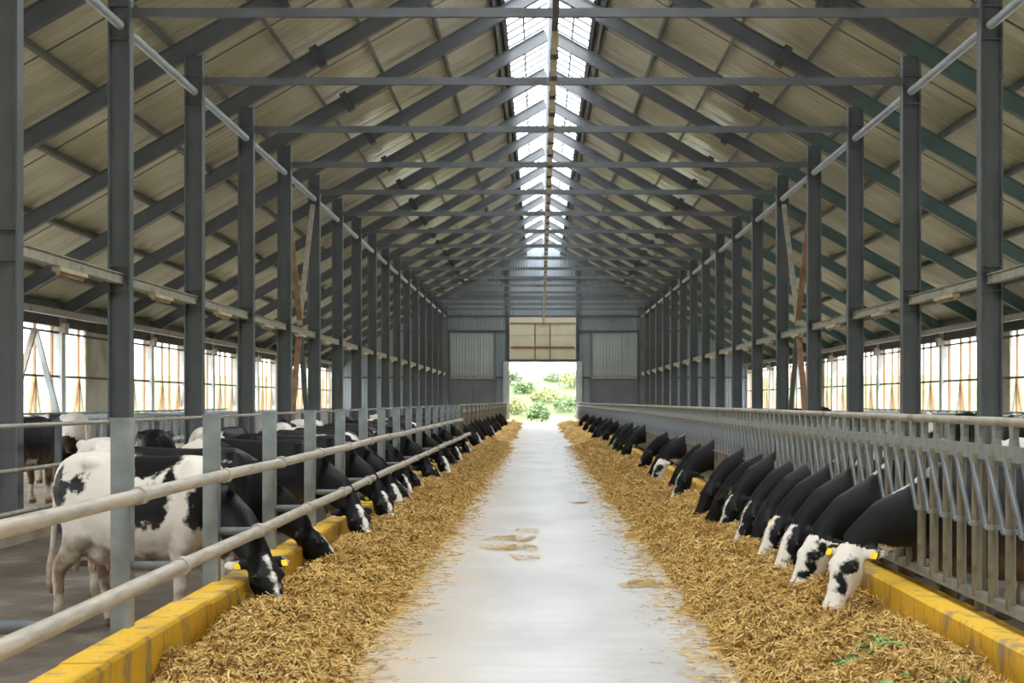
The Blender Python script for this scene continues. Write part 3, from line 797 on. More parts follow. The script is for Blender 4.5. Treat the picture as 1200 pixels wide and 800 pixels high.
def cow_mesh(pose):
    """pose: neck pitch, neck yaw, head pitch, head yaw, leg shift; local x forward, z up, hooves at 0"""
    mb = MB()
    bodyst = [(-0.88, 1.14, 0.13, 0.12), (-0.83, 1.14, 0.22, 0.20), (-0.72, 1.12, 0.29, 0.255), (-0.56, 1.07, 0.35, 0.285), (-0.35, 1.01, 0.40, 0.32),
              (-0.10, 0.97, 0.425, 0.36), (0.12, 0.97, 0.42, 0.355), (0.32, 1.00, 0.405, 0.315), (0.48, 1.03, 0.37, 0.265), (0.60, 1.03, 0.31, 0.22), (0.72, 1.01, 0.22, 0.15)]
    rings = []
    n = 24; v = []; f = []
    for x, z, hz, hy in bodyst:
        for k in range(n):
            t = 2 * math.pi * k / n; c, s = math.cos(t), math.sin(t)
            e = 0.82
            yy = hy * math.copysign(abs(c) ** e, c); zz = hz * math.copysign(abs(s) ** e, s)
            if s > 0: yy *= 1 - 0.22 * s            # narrower topline
            v.append((x, yy, z + zz))
    m = len(bodyst)
    for i in range(m - 1):
        for k in range(n): f.append((i * n + k, i * n + (k + 1) % n, (i + 1) * n + (k + 1) % n, (i + 1) * n + k))
    f.append(tuple(reversed(range(n)))); f.append(tuple((m - 1) * n + k for k in range(n)))
    mb.add(v, f)
    # hip bones and shoulder blades
    for s in (-1, 1):
        limb(mb, [(-0.58, s * 0.15, 1.33, 0.03, 0.03), (-0.47, s * 0.185, 1.335, 0.075, 0.06), (-0.30, s * 0.15, 1.31, 0.03, 0.03)])
        limb(mb, [(0.48, s * 0.13, 1.36, 0.04, 0.05), (0.50, s * 0.19, 1.15, 0.08, 0.13), (0.50, s * 0.2, 0.9, 0.08, 0.13), (0.46, s * 0.17, 0.72, 0.07, 0.09)])
        # front leg
        o = pose['legs'][0] * s
        limb(mb, [(0.44, s * 0.17, 0.82, 0.09, 0.13), (0.42, s * 0.17, 0.66, 0.075, 0.10), (0.43 + o * 0.4, s * 0.165, 0.50, 0.058, 0.07), (0.44 + o * 0.6, s * 0.16, 0.40, 0.055, 0.06),
                  (0.43 + o * 0.75, s * 0.16, 0.30, 0.042, 0.045), (0.42 + o * 0.9, s * 0.16, 0.18, 0.04, 0.042), (0.43 + o, s * 0.16, 0.12, 0.05, 0.052), (0.46 + o, s * 0.16, 0.06, 0.055, 0.065), (0.475 + o, s * 0.16, 0.0, 0.06, 0.08)])
        # hind leg: stifle forward, hock backward
        o = pose['legs'][1] * s
        limb(mb, [(-0.62, s * 0.14, 1.12, 0.10, 0.20), (-0.58, s * 0.19, 0.95, 0.105, 0.21), (-0.52 + o * 0.2, s * 0.20, 0.78, 0.095, 0.17), (-0.60 + o * 0.5, s * 0.185, 0.62, 0.07, 0.10),
                  (-0.71 + o * 0.7, s * 0.17, 0.49, 0.052, 0.07), (-0.715 + o * 0.8, s * 0.165, 0.40, 0.046, 0.055), (-0.695 + o * 0.9, s * 0.165, 0.25, 0.04, 0.045), (-0.68 + o, s * 0.165, 0.13, 0.05, 0.052), (-0.65 + o, s * 0.165, 0.06, 0.055, 0.065), (-0.635 + o, s * 0.165, 0.0, 0.06, 0.08)])
    # udder
    loft(mb, [((-0.62, 0, 0.68), Y1, 0.06, Z1, 0.06), ((-0.55, 0, 0.64), Y1, 0.15, Z1, 0.12), ((-0.42, 0, 0.62), Y1, 0.18, Z1, 0.13), ((-0.28, 0, 0.65), Y1, 0.15, Z1, 0.10), ((-0.2, 0, 0.68), Y1, 0.06, Z1, 0.05)], 14)
    for sx_, sy_ in ((-0.50, 1), (-0.50, -1), (-0.36, 1), (-0.36, -1)): limb(mb, [(sx_, sy_ * 0.09, 0.54, 0.022, 0.022), (sx_, sy_ * 0.09, 0.47, 0.018, 0.018)], 8)
    # tail
    tx = pose.get('tail', 0.0)
    limb(mb, [(-0.80, 0, 1.33, 0.05, 0.05), (-0.90, 0, 1.30, 0.036, 0.036), (-0.95, tx * 0.2, 1.15, 0.03, 0.03), (-0.96, tx * 0.6, 0.85, 0.026, 0.026), (-0.96, tx, 0.62, 0.026, 0.026), (-0.96, tx * 1.1, 0.5, 0.045, 0.045), (-0.96, tx * 1.15, 0.36, 0.05, 0.05), (-0.96, tx * 1.15, 0.26, 0.02, 0.02)], 8)
    # neck
    np_, ny, hp_, hy_ = [math.radians(pose[q]) for q in ('np', 'ny', 'hp', 'hy')]
    B = Vector((0.62, 0, pose.get('bz', 1.02)))
    nl = pose.get('nl', 0.58)
    poll = B + nl * Vector((math.cos(np_) * math.cos(ny), math.cos(np_) * math.sin(ny), -math.sin(np_)))
    mid = B.lerp(poll, 0.5) + Vector((0.03, -0.04 * math.sin(ny), 0.03))
    q = B.lerp(poll, 0.8) + Vector((0.01, -0.01 * math.sin(ny), 0.015))
    sdn = Vector((-math.sin(ny), math.cos(ny), 0))
    limb(mb, [(0.40, 0, 1.08, 0.20, 0.29), (0.56, 0, 1.05, 0.18, 0.275), (*B, 0.15, 0.235), (*mid, 0.112, 0.185), (*q, 0.092, 0.145), (*poll, 0.088, 0.115)], 16, sdn)
    # head
    h = Vector((math.cos(hp_) * math.cos(hy_), math.cos(hp_) * math.sin(hy_), -math.sin(hp_)))
    sd = Vector((-math.sin(hy_), math.cos(hy_), 0)); fr = h.cross(sd)      # forehead direction
    HL = 0.53
    hs = [(-0.06, 0.055, 0.055, 0.0), (0.0, 0.095, 0.095, 0.0), (0.14, 0.112, 0.118, -0.015), (0.30, 0.118, 0.135, -0.03), (0.42, 0.102, 0.130, -0.032), (0.56, 0.082, 0.108, -0.025),
          (0.72, 0.072, 0.088, -0.015), (0.85, 0.078, 0.080, -0.012), (0.95, 0.083, 0.075, -0.012), (1.0, 0.074, 0.062, -0.012), (1.03, 0.045, 0.035, -0.012)]
    loft(mb, [(poll + h * (u * HL) + fr * o_, sd, a, fr, b_) for u, a, b_, o_ in hs], 16)
    for s in (-1, 1):
        e0 = poll + h * (0.29 * HL) + sd * (s * 0.095) + fr * 0.045
        limb(mb, [(*(e0 - h * 0.05), 0.015, 0.015), (*e0, 0.035, 0.03), (*(e0 + h * 0.05), 0.015, 0.015)], 8, sd)   # brow
        # ear
        eb = poll + h * 0.02 + sd * (s * 0.075) - fr * 0.0
        ed = (sd * s * 0.93 - h * 0.12 - fr * 0.28).normalized()
        up = (h * 0.9 - fr * 0.25); up = (up - ed * up.dot(ed)).normalized(); th = ed.cross(up)
        loft(mb, [(eb + ed * t, up, a, th, b_) for t, a, b_ in ((0.0, 0.03, 0.026), (0.05, 0.048, 0.022), (0.10, 0.058, 0.019), (0.15, 0.05, 0.017), (0.19, 0.032, 0.015), (0.215, 0.012, 0.012))], 12)
    me = mb.mesh('cow_raw')
    tmp = bpy.data.objects.new('cow_raw', me); COL.objects.link(tmp)
    rm = tmp.modifiers.new('r', 'REMESH'); rm.mode = 'VOXEL'; rm.voxel_size = 0.0165; rm.use_smooth_shade = True
    sm = tmp.modifiers.new('s', 'SMOOTH'); sm.factor = 0.5; sm.iterations = 7
    dc = tmp.modifiers.new('d', 'DECIMATE'); dc.ratio = 0.42
    dg = bpy.context.evaluated_depsgraph_get()
    out = bpy.data.meshes.new_from_object(tmp.evaluated_get(dg))
    out.polygons.foreach_set('use_smooth', [True] * len(out.polygons))
    bpy.data.objects.remove(tmp); bpy.data.meshes.remove(me)
    frame = dict(poll=poll, h=h, sd=sd, fr=fr, HL=HL, ny=ny)
    return out, frame

def smooth01(x, a, b):
    t = np.clip((x - a) / (b - a), 0, 1); return t * t * (3 - 2 * t)

def paint(me, fr, coat):
    n = len(me.vertices); co_ = np.empty(n * 3, np.float32); me.vertices.foreach_get('co', co_); P = co_.reshape(-1, 3).astype(float)
    poll = np.array(fr['poll']); h = np.array(fr['h']); sd = np.array(fr['sd']); f_ = np.array(fr['fr']); HL = fr['HL']
    R = P - poll; u = R @ h / HL; w = R @ sd; g = R @ f_
    dist_axis = np.sqrt(w ** 2 + (g + 0.02) ** 2)
    head = (u > 0.0) & (u < 1.1) & (dist_axis < 0.19) & (P[:, 0] > 0.75)
    near_head = smooth01(u, -0.15, 0.1) * (dist_axis < 0.3) * (P[:, 0] > 0.7)
    r = np.random.default_rng(coat['seed'])
    fld = np.zeros(n)
    for i in range(16):
        kv = r.normal(size=3) * coat.get('freq', 3.2) * np.array([1, 1.0, 0.9]); fld += np.cos(P @ kv + r.uniform(0, 6.28))
    fld = fld / 4.0 * 0.16 + coat.get('bias', 0.12)          # > 0 black
    x, y, z = P[:, 0], P[:, 1], P[:, 2]
    if coat.get('base') is not None: fld = np.full(n, coat['base'])
    for (cx, cy, cz, rx, ry, rz, val) in coat.get('spots', []):   # val +1 black, -1 white
        d = 1 - np.sqrt(((x - cx) / rx) ** 2 + ((y - cy) / ry) ** 2 + ((z - cz) / rz) ** 2)
        d = d * min(rx, rz)
        fld = np.maximum(fld, d) if val > 0 else np.minimum(fld, -d)
    if coat.get('neckblack', True):
        nk = np.minimum(x - 0.56, 0.2); nkm = (z > 0.5) & (x > 0.4)
        fld = np.where(nkm, np.maximum(fld, np.minimum(nk, 0.13)), fld)
    for (cx, cy, cz, rx, ry, rz, val) in coat.get('late', []):
        d = (1 - np.sqrt(((x - cx) / rx) ** 2 + ((y - cy) / ry) ** 2 + ((z - cz) / rz) ** 2)) * min(rx, rz)
        fld = np.maximum(fld, d) if val > 0 else np.minimum(fld, -d)
    # legs white below the knee
    lw = coat.get('legwhite', 0.42); leg = (z < 0.62)
    fld = np.where(leg, np.minimum(fld, (z - lw) * 0.8), fld)
    # head
    hd = np.full(n, 0.12)
    if coat.get('blaze', True):
        bw = coat.get('blazew', 0.035)
        hd = np.minimum(hd, np.where(g > -0.02, np.abs(w - coat.get('blazeo', 0)) - bw * (0.5 + 0.9 * np.clip(u, 0, 1)), 0.12))
    if coat.get('face') == 'white':
        hd = np.full(n, -0.12)
        for (cu, cw, cg, rad) in coat.get('facespots', []):
            d = rad - np.sqrt(((u - cu) * HL) ** 2 + (w - cw) ** 2 + (g - cg) ** 2); hd = np.maximum(hd, d)
    if coat.get('whitenose', False): hd = np.minimum(hd, 0.74 * HL - u * HL + 0.02)
    fld = np.where(head, hd, fld)
    red = np.clip(0.5 + fld, 0, 1)
    muz = np.where(head, smooth01(u, 0.9, 1.0), 0) * 0.75 * coat.get('pink', 0.6)
    ud = smooth01(0.14 - np.sqrt(((x + 0.42) / 1.5) ** 2 + (y / 1.3) ** 2 + (z - 0.56) ** 2), 0.0, 0.05) * 0.6
    green = np.clip(np.maximum(muz, ud), 0, 1)
    hoof = (z < 0.065)
    red = np.where(hoof, 0.7, red)
    dirt = np.clip(smooth01(0.98 - z, 0.0, 0.5) * 1.15, 0, 0.95) * (x < 0.62) * coat.get('dirt', 0.9)
    at = me.attributes.new('coat', 'FLOAT_COLOR', 'POINT')
    arr = np.ones((n, 4), np.float32); arr[:, 0] = red; arr[:, 1] = green; arr[:, 2] = dirt
    at.data.foreach_set('color', arr.ravel())
    me.materials.clear(); me.materials.append(M['cow'])

em = MB()
def uvs(r, n=10, m=7):
    v = [(0, 0, r)]; f = []
    for i in range(1, m):
        for k in range(n):
            a = math.pi * i / m; t = 2 * math.pi * k / n; v.append((r * math.sin(a) * math.cos(t), r * math.sin(a) * math.sin(t), r * math.cos(a)))
    v.append((0, 0, -r)); L = len(v) - 1
    for k in range(n):
        f.append((0, 1 + k, 1 + (k + 1) % n)); f.append((L, L - n + (k + 1) % n, L - n + k))
    for i in range(m - 2):
        for k in range(n): f.append((1 + i * n + k, 1 + (i + 1) * n + k, 1 + (i + 1) * n + (k + 1) % n, 1 + i * n + (k + 1) % n))
    return v, f
v_, f_ = uvs(0.024); em.add(v_, f_, True); eyem = em.mesh('eye')
tg = MB(); tg.add([(-0.03, -0.004, 0), (0.03, -0.004, 0), (0.036, -0.004, -0.05), (0.03, -0.004, -0.075), (-0.03, -0.004, -0.075), (-0.036, -0.004, -0.05),
                   (-0.03, 0.004, 0), (0.03, 0.004, 0), (0.036, 0.004, -0.05), (0.03, 0.004, -0.075), (-0.03, 0.004, -0.075), (-0.036, 0.004, -0.05)],
                  [(0, 1, 2, 3, 4, 5), (11, 10, 9, 8, 7, 6)] + [(i, 6 + i, 6 + (i + 1) % 6, (i + 1) % 6) for i in range(6)])
tgm = tg.mesh('ear_tag')

POSES = {
    'under': dict(np=36, ny=0, hp=46, hy=0, legs=(0.03, 0.06), bz=0.97, tail=0.03),
    'under_r': dict(np=35, ny=-16, hp=50, hy=-42, legs=(-0.05, 0.08), bz=0.98, tail=-0.05),
    'under_l': dict(np=35, ny=14, hp=46, hy=26, legs=(0.06, -0.05), bz=0.98, tail=0.04),
    'hero_l': dict(np=30, ny=-20, hp=51, hy=-26, legs=(0.05, 0.11), bz=0.98, nl=0.68, tail=-0.06),
    'down': dict(np=26, ny=0, hp=58, hy=0, legs=(0.04, -0.06), tail=0.0),
    'down_l': dict(np=30, ny=16, hp=58, hy=40, legs=(0.02, 0.07), tail=0.02),
    'down_r': dict(np=28, ny=-14, hp=52, hy=-26, legs=(-0.05, 0.05), tail=-0.03),
    'hero_r': dict(np=27, ny=14, hp=60, hy=58, legs=(0.03, 0.05), tail=0.0),
    'up': dict(np=-28, ny=12, hp=28, hy=20, legs=(0.05, 0.08), bz=1.1, tail=0.03),
    'level': dict(np=2, ny=-10, hp=35, hy=-15, legs=(-0.04, 0.07), bz=1.06, tail=-0.04),
}
COATS = {
    'white_patched': dict(seed=1, base=-0.2, neckblack=False, legwhite=0.6, blazew=0.018, pink=0.5, dirt=1.0, spots=[
        (-0.74, -0.24, 1.08, 0.085, 0.2, 0.21, 1), (-0.50, -0.26, 1.17, 0.075, 0.2, 0.09, 1), (-0.84, 0.1, 1.0, 0.10, 0.12, 0.2, 1),
        (0.12, -0.1, 1.42, 0.26, 0.34, 0.20, 1), (0.26, -0.34, 1.02, 0.13, 0.2, 0.15, 1), (0.15, -0.34, 0.95, 0.06, 0.2, 0.12, 1), (0.35, -0.3, 1.18, 0.07, 0.25, 0.2, 1), (-0.2, 0.4, 1.1, 0.4, 0.3, 0.3, 1),
        (0.82, 0, 0.92, 0.26, 0.5, 0.40, 1), (0.70, -0.1, 1.0, 0.18, 0.4, 0.28, 1)],
        late=[(1.05, -0.12, 0.80, 0.30, 0.34, 0.24, 1), (0.62, -0.18, 0.74, 0.14, 0.2, 0.10, -1)]),
    'face_white': dict(seed=5, bias=0.2, face='white', facespots=[(0.30, -0.10, 0.02, 0.055), (0.32, 0.10, 0.05, 0.06), (0.12, -0.08, -0.02, 0.05), (0.52, 0.04, 0.07, 0.035), (0.62, 0.07, 0.05, 0.045), (0.42, -0.11, -0.04, 0.03)], pink=0.2,
        late=[(0.66, 0.0, 1.30, 0.22, 0.12, 0.10, -1), (0.86, 0.0, 1.16, 0.20, 0.07, 0.07, -1), (0.92, 0, 0.68, 0.2, 0.3, 0.12, -1)]),
    'face_striped': dict(seed=6, bias=0.2, face='white', facespots=[(0.30, 0.09, 0.02, 0.05), (0.45, 0.085, 0.01, 0.045), (0.60, 0.07, 0.02, 0.04), (0.15, 0.08, 0.0, 0.05), (0.3, -0.1, 0.0, 0.05)], pink=0.3, late=[(0.66, 0.0, 1.34, 0.16, 0.10, 0.10, -1)]),
    'blaze_wide': dict(seed=9, bias=0.16, blazew=0.065, blazeo=0.012, whitenose=True, pink=0.7, late=[(0.55, 0.0, 1.36, 0.18, 0.14, 0.12, -1)]),
    'blaze_thin': dict(seed=14, bias=0.05, blazew=0.022, pink=0.4),
    'black': dict(seed=21, bias=0.20, blaze=False, legwhite=0.30, pink=0.1),
    'black_nose': dict(seed=27, bias=0.12, blazew=0.03, whitenose=True, pink=0.7),
    'pied': dict(seed=33, bias=0.0, blazew=0.03, freq=3.8),
    'mostly_white': dict(seed=44, bias=-0.10, blazew=0.05, neckblack=True, freq=3.4),
}
cow_cache = {}
def cow_data(pose, coat):
    if (pose, coat) not in cow_cache:
        if pose not in cow_cache: cow_cache[pose] = cow_mesh(POSES[pose])
        base, fr = cow_cache[pose]
        me = base.copy(); me.name = 'body'
        paint(me, fr, COATS[coat])
        cow_cache[(pose, coat)] = (me, fr)
    return cow_cache[(pose, coat)]
def cow(pose, coat, loc, rz, label, group, parts=True, tags=(1,), sc=1.0):
    me, fr = cow_data(pose, coat)
    t = thing('cow', label, 'cow', loc, (0, 0, math.radians(rz)), group)
    t.scale = (sc, sc, sc)
    link('body', me, None, t)
    if parts:
        for s in (-1, 1):
            e = fr['poll'] + fr['h'] * (0.31 * fr['HL']) + fr['sd'] * (s * 0.108) + fr['fr'] * 0.035
            link('eye', eyem, M['eye'], t, e)
    for s in tags:
        ed = (fr['sd'] * s * 0.93 - fr['h'] * 0.12 - fr['fr'] * 0.28).normalized()
        p = fr['poll'] + fr['h'] * 0.02 + fr['sd'] * (s * 0.075) + ed * 0.13 + fr['fr'] * 0.022
        zx = -(fr['h'] * 1.0).normalized(); yy = fr['fr'].copy(); xx = yy.cross(zx).normalized()
        o = link('ear_tag', tgm, M['tag'], t); o.matrix_local = Matrix.Translation(p) @ Matrix((xx, yy, zx)).transposed().to_4x4() @ Matrix.Scale(0.72, 4)
    return t

COATW = {'white_patched': 'white cow with black patches', 'face_white': 'white-faced black cow', 'face_striped': 'white-faced cow with dark cheek stripe', 'blaze_wide': 'black cow with broad blaze', 'blaze_thin': 'pied cow with thin blaze',
         'black': 'black cow', 'black_nose': 'black cow with a white nose', 'pied': 'pied cow', 'mostly_white': 'mostly white pied cow'}
def mz(pose, rz, sc=1.0):
    """muzzle offset of a pose in world axes"""
    cow_data(pose, 'black'); fr = cow_cache[pose][1]; p = fr['poll'] + fr['h'] * fr['HL'] * 1.0
    c, s = math.cos(math.radians(rz)), math.sin(math.radians(rz))
    return Vector((p.x * c - p.y * s, p.x * s + p.y * c, p.z)) * sc

MUZ = []
TAGS = [(1, -1), (1,), (), (-1,), (), (1,), ()]
# left feeding row: depth of the muzzle, pose, coat, turn, scale
left = [(12.0, 'hero_l', 'white_patched', -25), (14.1, 'under', 'pied', 4), (16.4, 'under_r', 'black_nose', -8), (18.9, 'under_r', 'blaze_thin', -6), (20.6, 'under_r', 'blaze_wide', -4), (22.2, 'under', 'pied', 4),
        (23.4, 'under_r', 'pied', 0), (25.4, 'under', 'black_nose', -5), (27.2, 'under_r', 'black', 3), (29.2, 'under', 'blaze_thin', 0), (31.0, 'under_r', 'blaze_wide', -4), (33.2, 'under', 'black', 5),
        (35.2, 'under_l', 'pied', 0), (37.5, 'under_r', 'black_nose', -3), (39.6, 'under', 'black', 2), (42, 'under_r', 'blaze_thin', 0), (44.5, 'under', 'black', -4), (47.5, 'down', 'black', 0), (50, 'down_r', 'blaze_wide', 3),
        (53, 'down', 'black', 0), (56.5, 'down_l', 'black_nose', 0), (60, 'down', 'black', 4), (64, 'down_r', 'pied', 0), (69, 'down', 'black', 0), (75, 'down', 'blaze_thin', -3), (82, 'down_l', 'black', 0), (90, 'down', 'black_nose', 0)]
rr = random.Random(5)
for i, (d, pose, coat, rz) in enumerate(left):
    m_ = mz(pose, rz); X = -1.83 + rr.uniform(-0.08, 0.06)
    if pose.startswith('down'): X = -1.85
    lab = '%s, %s from the front feeding under the left rail' % (COATW[coat], ordn(i))
    if i == 0: lab = 'white cow with black patches and black head, nearest at the left rail'
    lc = (X - m_.x, d - m_.y, ALLEY)
    if i == 0: lc = (-3.06, 12.1, ALLEY)
    MUZ.append((lc[0] + m_.x, lc[1] + m_.y, ALLEY + m_.z))
    cow(pose, coat, lc, rz, lab, 'cows feeding on the left', parts=d < 40, tags=TAGS[i % 7] if d < 40 else ())
# right feeding row
right = [(10.9, 'hero_r', 'face_white', 164, 2.05), (11.95, 'down_l', 'face_striped', 168, 1.95), (13.0, 'down_l', 'blaze_wide', 170, 1.98), (14.0, 'down_l', 'blaze_wide', 166, 1.98), (15.05, 'down_l', 'black', 174, 2.05), (16.1, 'down_l', 'blaze_thin', 170, 2.05), (17.2, 'down_l', 'black_nose', 176, 2.0),
         (18.5, 'down', 'black', 174, 2.0), (19.9, 'down_l', 'black', 170, 2.02), (23.3, 'down_l', 'blaze_thin', 172, 2.0), (25.3, 'down', 'black', 178, 2.1), (27.8, 'down_l', 'face_white', 172, 2.0), (29.3, 'down', 'black', 180, 2.05), (32.0, 'down', 'black_nose', 176, 2.0),
         (38.5, 'down_l', 'black', 175, 2.0), (41.0, 'down', 'black', 178, 2.0), (43.5, 'down_l', 'blaze_thin', 175, 2.0), (46, 'down', 'black', 180, 2.0), (52, 'down', 'black_nose', 180, 2.0), (56, 'down_l', 'black', 178, 2.0), (60, 'down', 'black', 180, 2.0), (66, 'down', 'blaze_thin', 180, 2.0), (74, 'down', 'black', 180, 2.0), (84, 'down', 'black_nose', 180, 2.0)]
for i, (d, pose, coat, rz, X) in enumerate(right):
    m_ = mz(pose, rz)
    lab = '%s, %s from the front feeding through the right headlocks' % (COATW[coat], ordn(i))
    if i == 0: lab = 'white-faced black cow with spotted cheeks, nearest at the right headlocks'
    MUZ.append((X, d, ALLEY + m_.z))
    cow(pose, coat, (X - m_.x, d - m_.y, ALLEY), rz, lab, 'cows feeding on the right', parts=d < 40, tags=TAGS[i % 7] if d < 40 else ())
# cows loose in the left alley and stalls
loose = [('level', 'mostly_white', (-5.0, 17.6), 100, ALLEY, 'mostly white cow standing in the left alley behind the feeding row'),
         ('level', 'black', (-5.7, 22.6), 110, ALLEY, 'black cow standing lengthwise in the left alley behind the front cow'),
         ('down', 'black', (-8.1, 24.2), 80, -0.02, 'black cow standing behind the stall rails at the left edge'),
         ('level', 'pied', (-9.6, 30.6), 140, -0.02, 'pied cow standing in the left stalls beside a column'),
         ('level', 'black_nose', (-5.2, 25.2), 75, ALLEY, 'black cow with a white nose walking along the left alley'),
         ('up', 'pied', (-5.0, 30.0), 95, ALLEY, 'black and white pied cow with raised head in the left alley'),
         ('level', 'mostly_white', (-5.3, 35.0), 80, ALLEY, 'mostly white cow farther back in the left alley'),
         ('level', 'blaze_thin', (-5.2, 41.0), 100, ALLEY, 'black and white cow with a thin blaze deep in the left alley'),
         ('level', 'mostly_white', (-5.2, 49.0), 95, ALLEY, 'mostly white cow deepest in the left alley'),
         ('level', 'mostly_white', (5.3, 12.8), 80, ALLEY, 'mostly white cow behind the nearest right headlocks'),
         ('level', 'mostly_white', (5.6, 17.4), 100, ALLEY, 'mostly white cow standing in the right alley behind the feeding heads'),
         ('up', 'black', (8.6, 50.0), -70, -0.02, 'black cow with raised head standing in the right stalls'),
         ('level', 'pied', (9.6, 39.0), 90, -0.02, 'pied cow standing among the right stall dividers'),
         ('level', 'black', (9.0, 32.5), 80, -0.02, 'black cow standing beside the right column row'),
         ('level', 'blaze_thin', (8.6, 27.2), 100, -0.02, 'black and white cow behind the right stall fence near the front')]
for pose, coat, (x, y), rz, z, lab in loose:
    cow(pose, coat, (x, y, z), rz, lab, 'cows loose in the barn', parts=False, tags=())

# ---------------------------------------------------------------- straw
def fbm(x, y, sc, seed, oct_=4):
    """cheap smooth noise with summed rotated cosines"""
    r = np.random.default_rng(seed); out = np.zeros_like(x); amp = 1.0; tot = 0
    for o in range(oct_):
        for i in range(5):
            a = r.uniform(0, 6.28); k = sc * (2 ** o) * r.uniform(0.7, 1.4)
            out += amp * np.cos(k * (x * math.cos(a) + y * math.sin(a)) + r.uniform(0, 6.28) + 1.3 * np.sin(k * 0.6 * (x * math.sin(a) - y * math.cos(a)) + i))
        tot += amp * 2.2; amp *= 0.55
    return out / tot
def straw_h(s, x, y):
    xk = LK if s < 0 else RK
    edge = (-1.16 if s < 0 else 1.22)
    edge = edge + 0.13 * fbm(y * 0 + 3.1, y, 1.7, 5 + s, 3) * 1.5 + (0.06 if s > 0 else 0.0) * np.sin(y * 0.9)
    if s > 0: edge = edge + 0.10 * smooth01(9.0 - y, 0, 3) * 0
    t = (x - xk) / (edge - xk)                       # 0 at the kerb, 1 at the edge
    prof = np.where(t < 1, (1 - np.clip(t, 0, 1) ** 2.2), 0)
    prof = prof * (0.30 + 0.70 * smooth01(t, -0.02, 0.34))
    base = (0.22 if s < 0 else 0.23) * prof * (0.75 + 0.45 * fbm(x, y, 1.6, 21 + s, 2))
    lump = fbm(x, y, 5.0, 31 + s, 4) * 0.075 + fbm(x, y, 16.0, 41 + s, 3) * 0.03
    fade = smooth01(1.03 - t, 0, 0.22)
    H = base + (lump + 0.035) * fade - 0.02 * (t > 1.03)
    for mx_, my_, mz_ in MUZ:                        # hollows eaten out under the muzzles
        if (mx_ < 0) != (s < 0): continue
        near = np.abs(y - my_) < 0.8
        if not near.any(): continue
        r2 = (x - mx_) ** 2 + (y - my_) ** 2
        H = np.where(near, np.minimum(H, max(mz_ - 0.03, 0.02) + 0.9 * r2 / (0.25 + np.sqrt(r2))), H)
    return H, t
def straw(s):
    ys = [4.5]
    while ys[-1] < yB - 0.5: ys.append(ys[-1] + 0.028 * max(1.0, ys[-1] / 11.0))
    ys = np.array(ys); nx = 54
    ts = np.linspace(0, 1.25, nx)
    xk = LK if s < 0 else RK; e0 = -1.16 if s < 0 else 1.22
    Xg = xk + (e0 - xk) * ts
    Xm, Ym = np.meshgrid(Xg, ys)
    H, t = straw_h(s, Xm, Ym)
    V = np.stack([Xm, Ym, np.maximum(H, -0.02)], -1).reshape(-1, 3)
    ny = len(ys); idx = np.arange(ny * nx).reshape(ny, nx)
    q = np.stack([idx[:-1, :-1], idx[:-1, 1:], idx[1:, 1:], idx[1:, :-1]], -1).reshape(-1, 4)
    if s > 0: q = q[:, ::-1]
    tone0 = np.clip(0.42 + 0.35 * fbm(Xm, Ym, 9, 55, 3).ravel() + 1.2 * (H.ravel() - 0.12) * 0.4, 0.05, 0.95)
    # strands
    N = 130000
    yy = 4.8 + (NR.random(N) ** 2.0) * 50
    tt = NR.random(N) ** 0.8 * 1.03
    tt[:5000] = 1.0 + np.abs(NR.normal(size=5000)) * 0.14          # loose bits beyond the edge
    xx = xk + (e0 - xk) * tt
    hh, t_ = straw_h(s, xx, yy)
    hh = np.maximum(hh, 0.0) + 0.006
    L = NR.uniform(0.03, 0.12, N); th = NR.uniform(0, 2 * np.pi, N); tilt = NR.normal(0, 0.33, N); tilt[:5000] = 0
    W = NR.uniform(0.0018, 0.004, N) * (1 + yy / 30)
    dx, dy, dz = np.cos(th) * np.cos(tilt), np.sin(th) * np.cos(tilt), np.sin(tilt)
    sxv, syv = -np.sin(th) * W, np.cos(th) * W
    C = np.stack([xx, yy, hh + 0.006 + np.abs(dz) * L * 0.3], -1); Dv = np.stack([dx, dy, dz], -1) * (L / 2)[:, None]; S = np.stack([sxv, syv, np.abs(W) * 0.4], -1)
    bend = np.zeros_like(C); bend[:, 2] = NR.uniform(0.0, 0.025, N); bend[:5000, 2] = 0.002
    a0, a1 = C - Dv - S, C - Dv + S; b0, b1 = C + bend - S, C + bend + S; c0, c1 = C + Dv - S, C + Dv + S
    SV = np.stack([a0, a1, b0, b1, c0, c1], 1).reshape(-1, 3); SV[:, 2] = np.maximum(SV[:, 2], 0.003)
    o = len(V) + 6 * np.arange(N)
    sq = np.concatenate([np.stack([o, o + 1, o + 3, o + 2], -1), np.stack([o + 2, o + 3, o + 5, o + 4], -1)])
    tone1 = np.repeat(np.clip(NR.normal(0.58, 0.24, N), 0.05, 1.1), 6)
    allV = np.concatenate([V, SV]); allQ = np.concatenate([q, sq]); tone = np.concatenate([tone0, tone1])
    return allV, allQ, tone
def mesh_np(name, V, Q, tone, smooth_n=0):
    me = bpy.data.meshes.new(name)
    me.vertices.add(len(V)); me.vertices.foreach_set('co', V.astype(np.float32).ravel())
    me.loops.add(len(Q) * 4); me.loops.foreach_set('vertex_index', Q.astype(np.int32).ravel())
    me.polygons.add(len(Q)); me.polygons.foreach_set('loop_start', np.arange(len(Q), dtype=np.int32) * 4)
    me.update(calc_edges=True)
    at = me.attributes.new('tone', 'FLOAT', 'POINT'); at.data.foreach_set('value', tone.astype(np.float32))
    return me
for s in (-1, 1):
    V, Q, T_ = straw(s)
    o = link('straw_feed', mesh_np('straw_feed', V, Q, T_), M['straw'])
    tag(o, 'long golden heap of straw feed along the %s kerb' % side_word[s], 'straw'); o['kind'] = 'stuff'
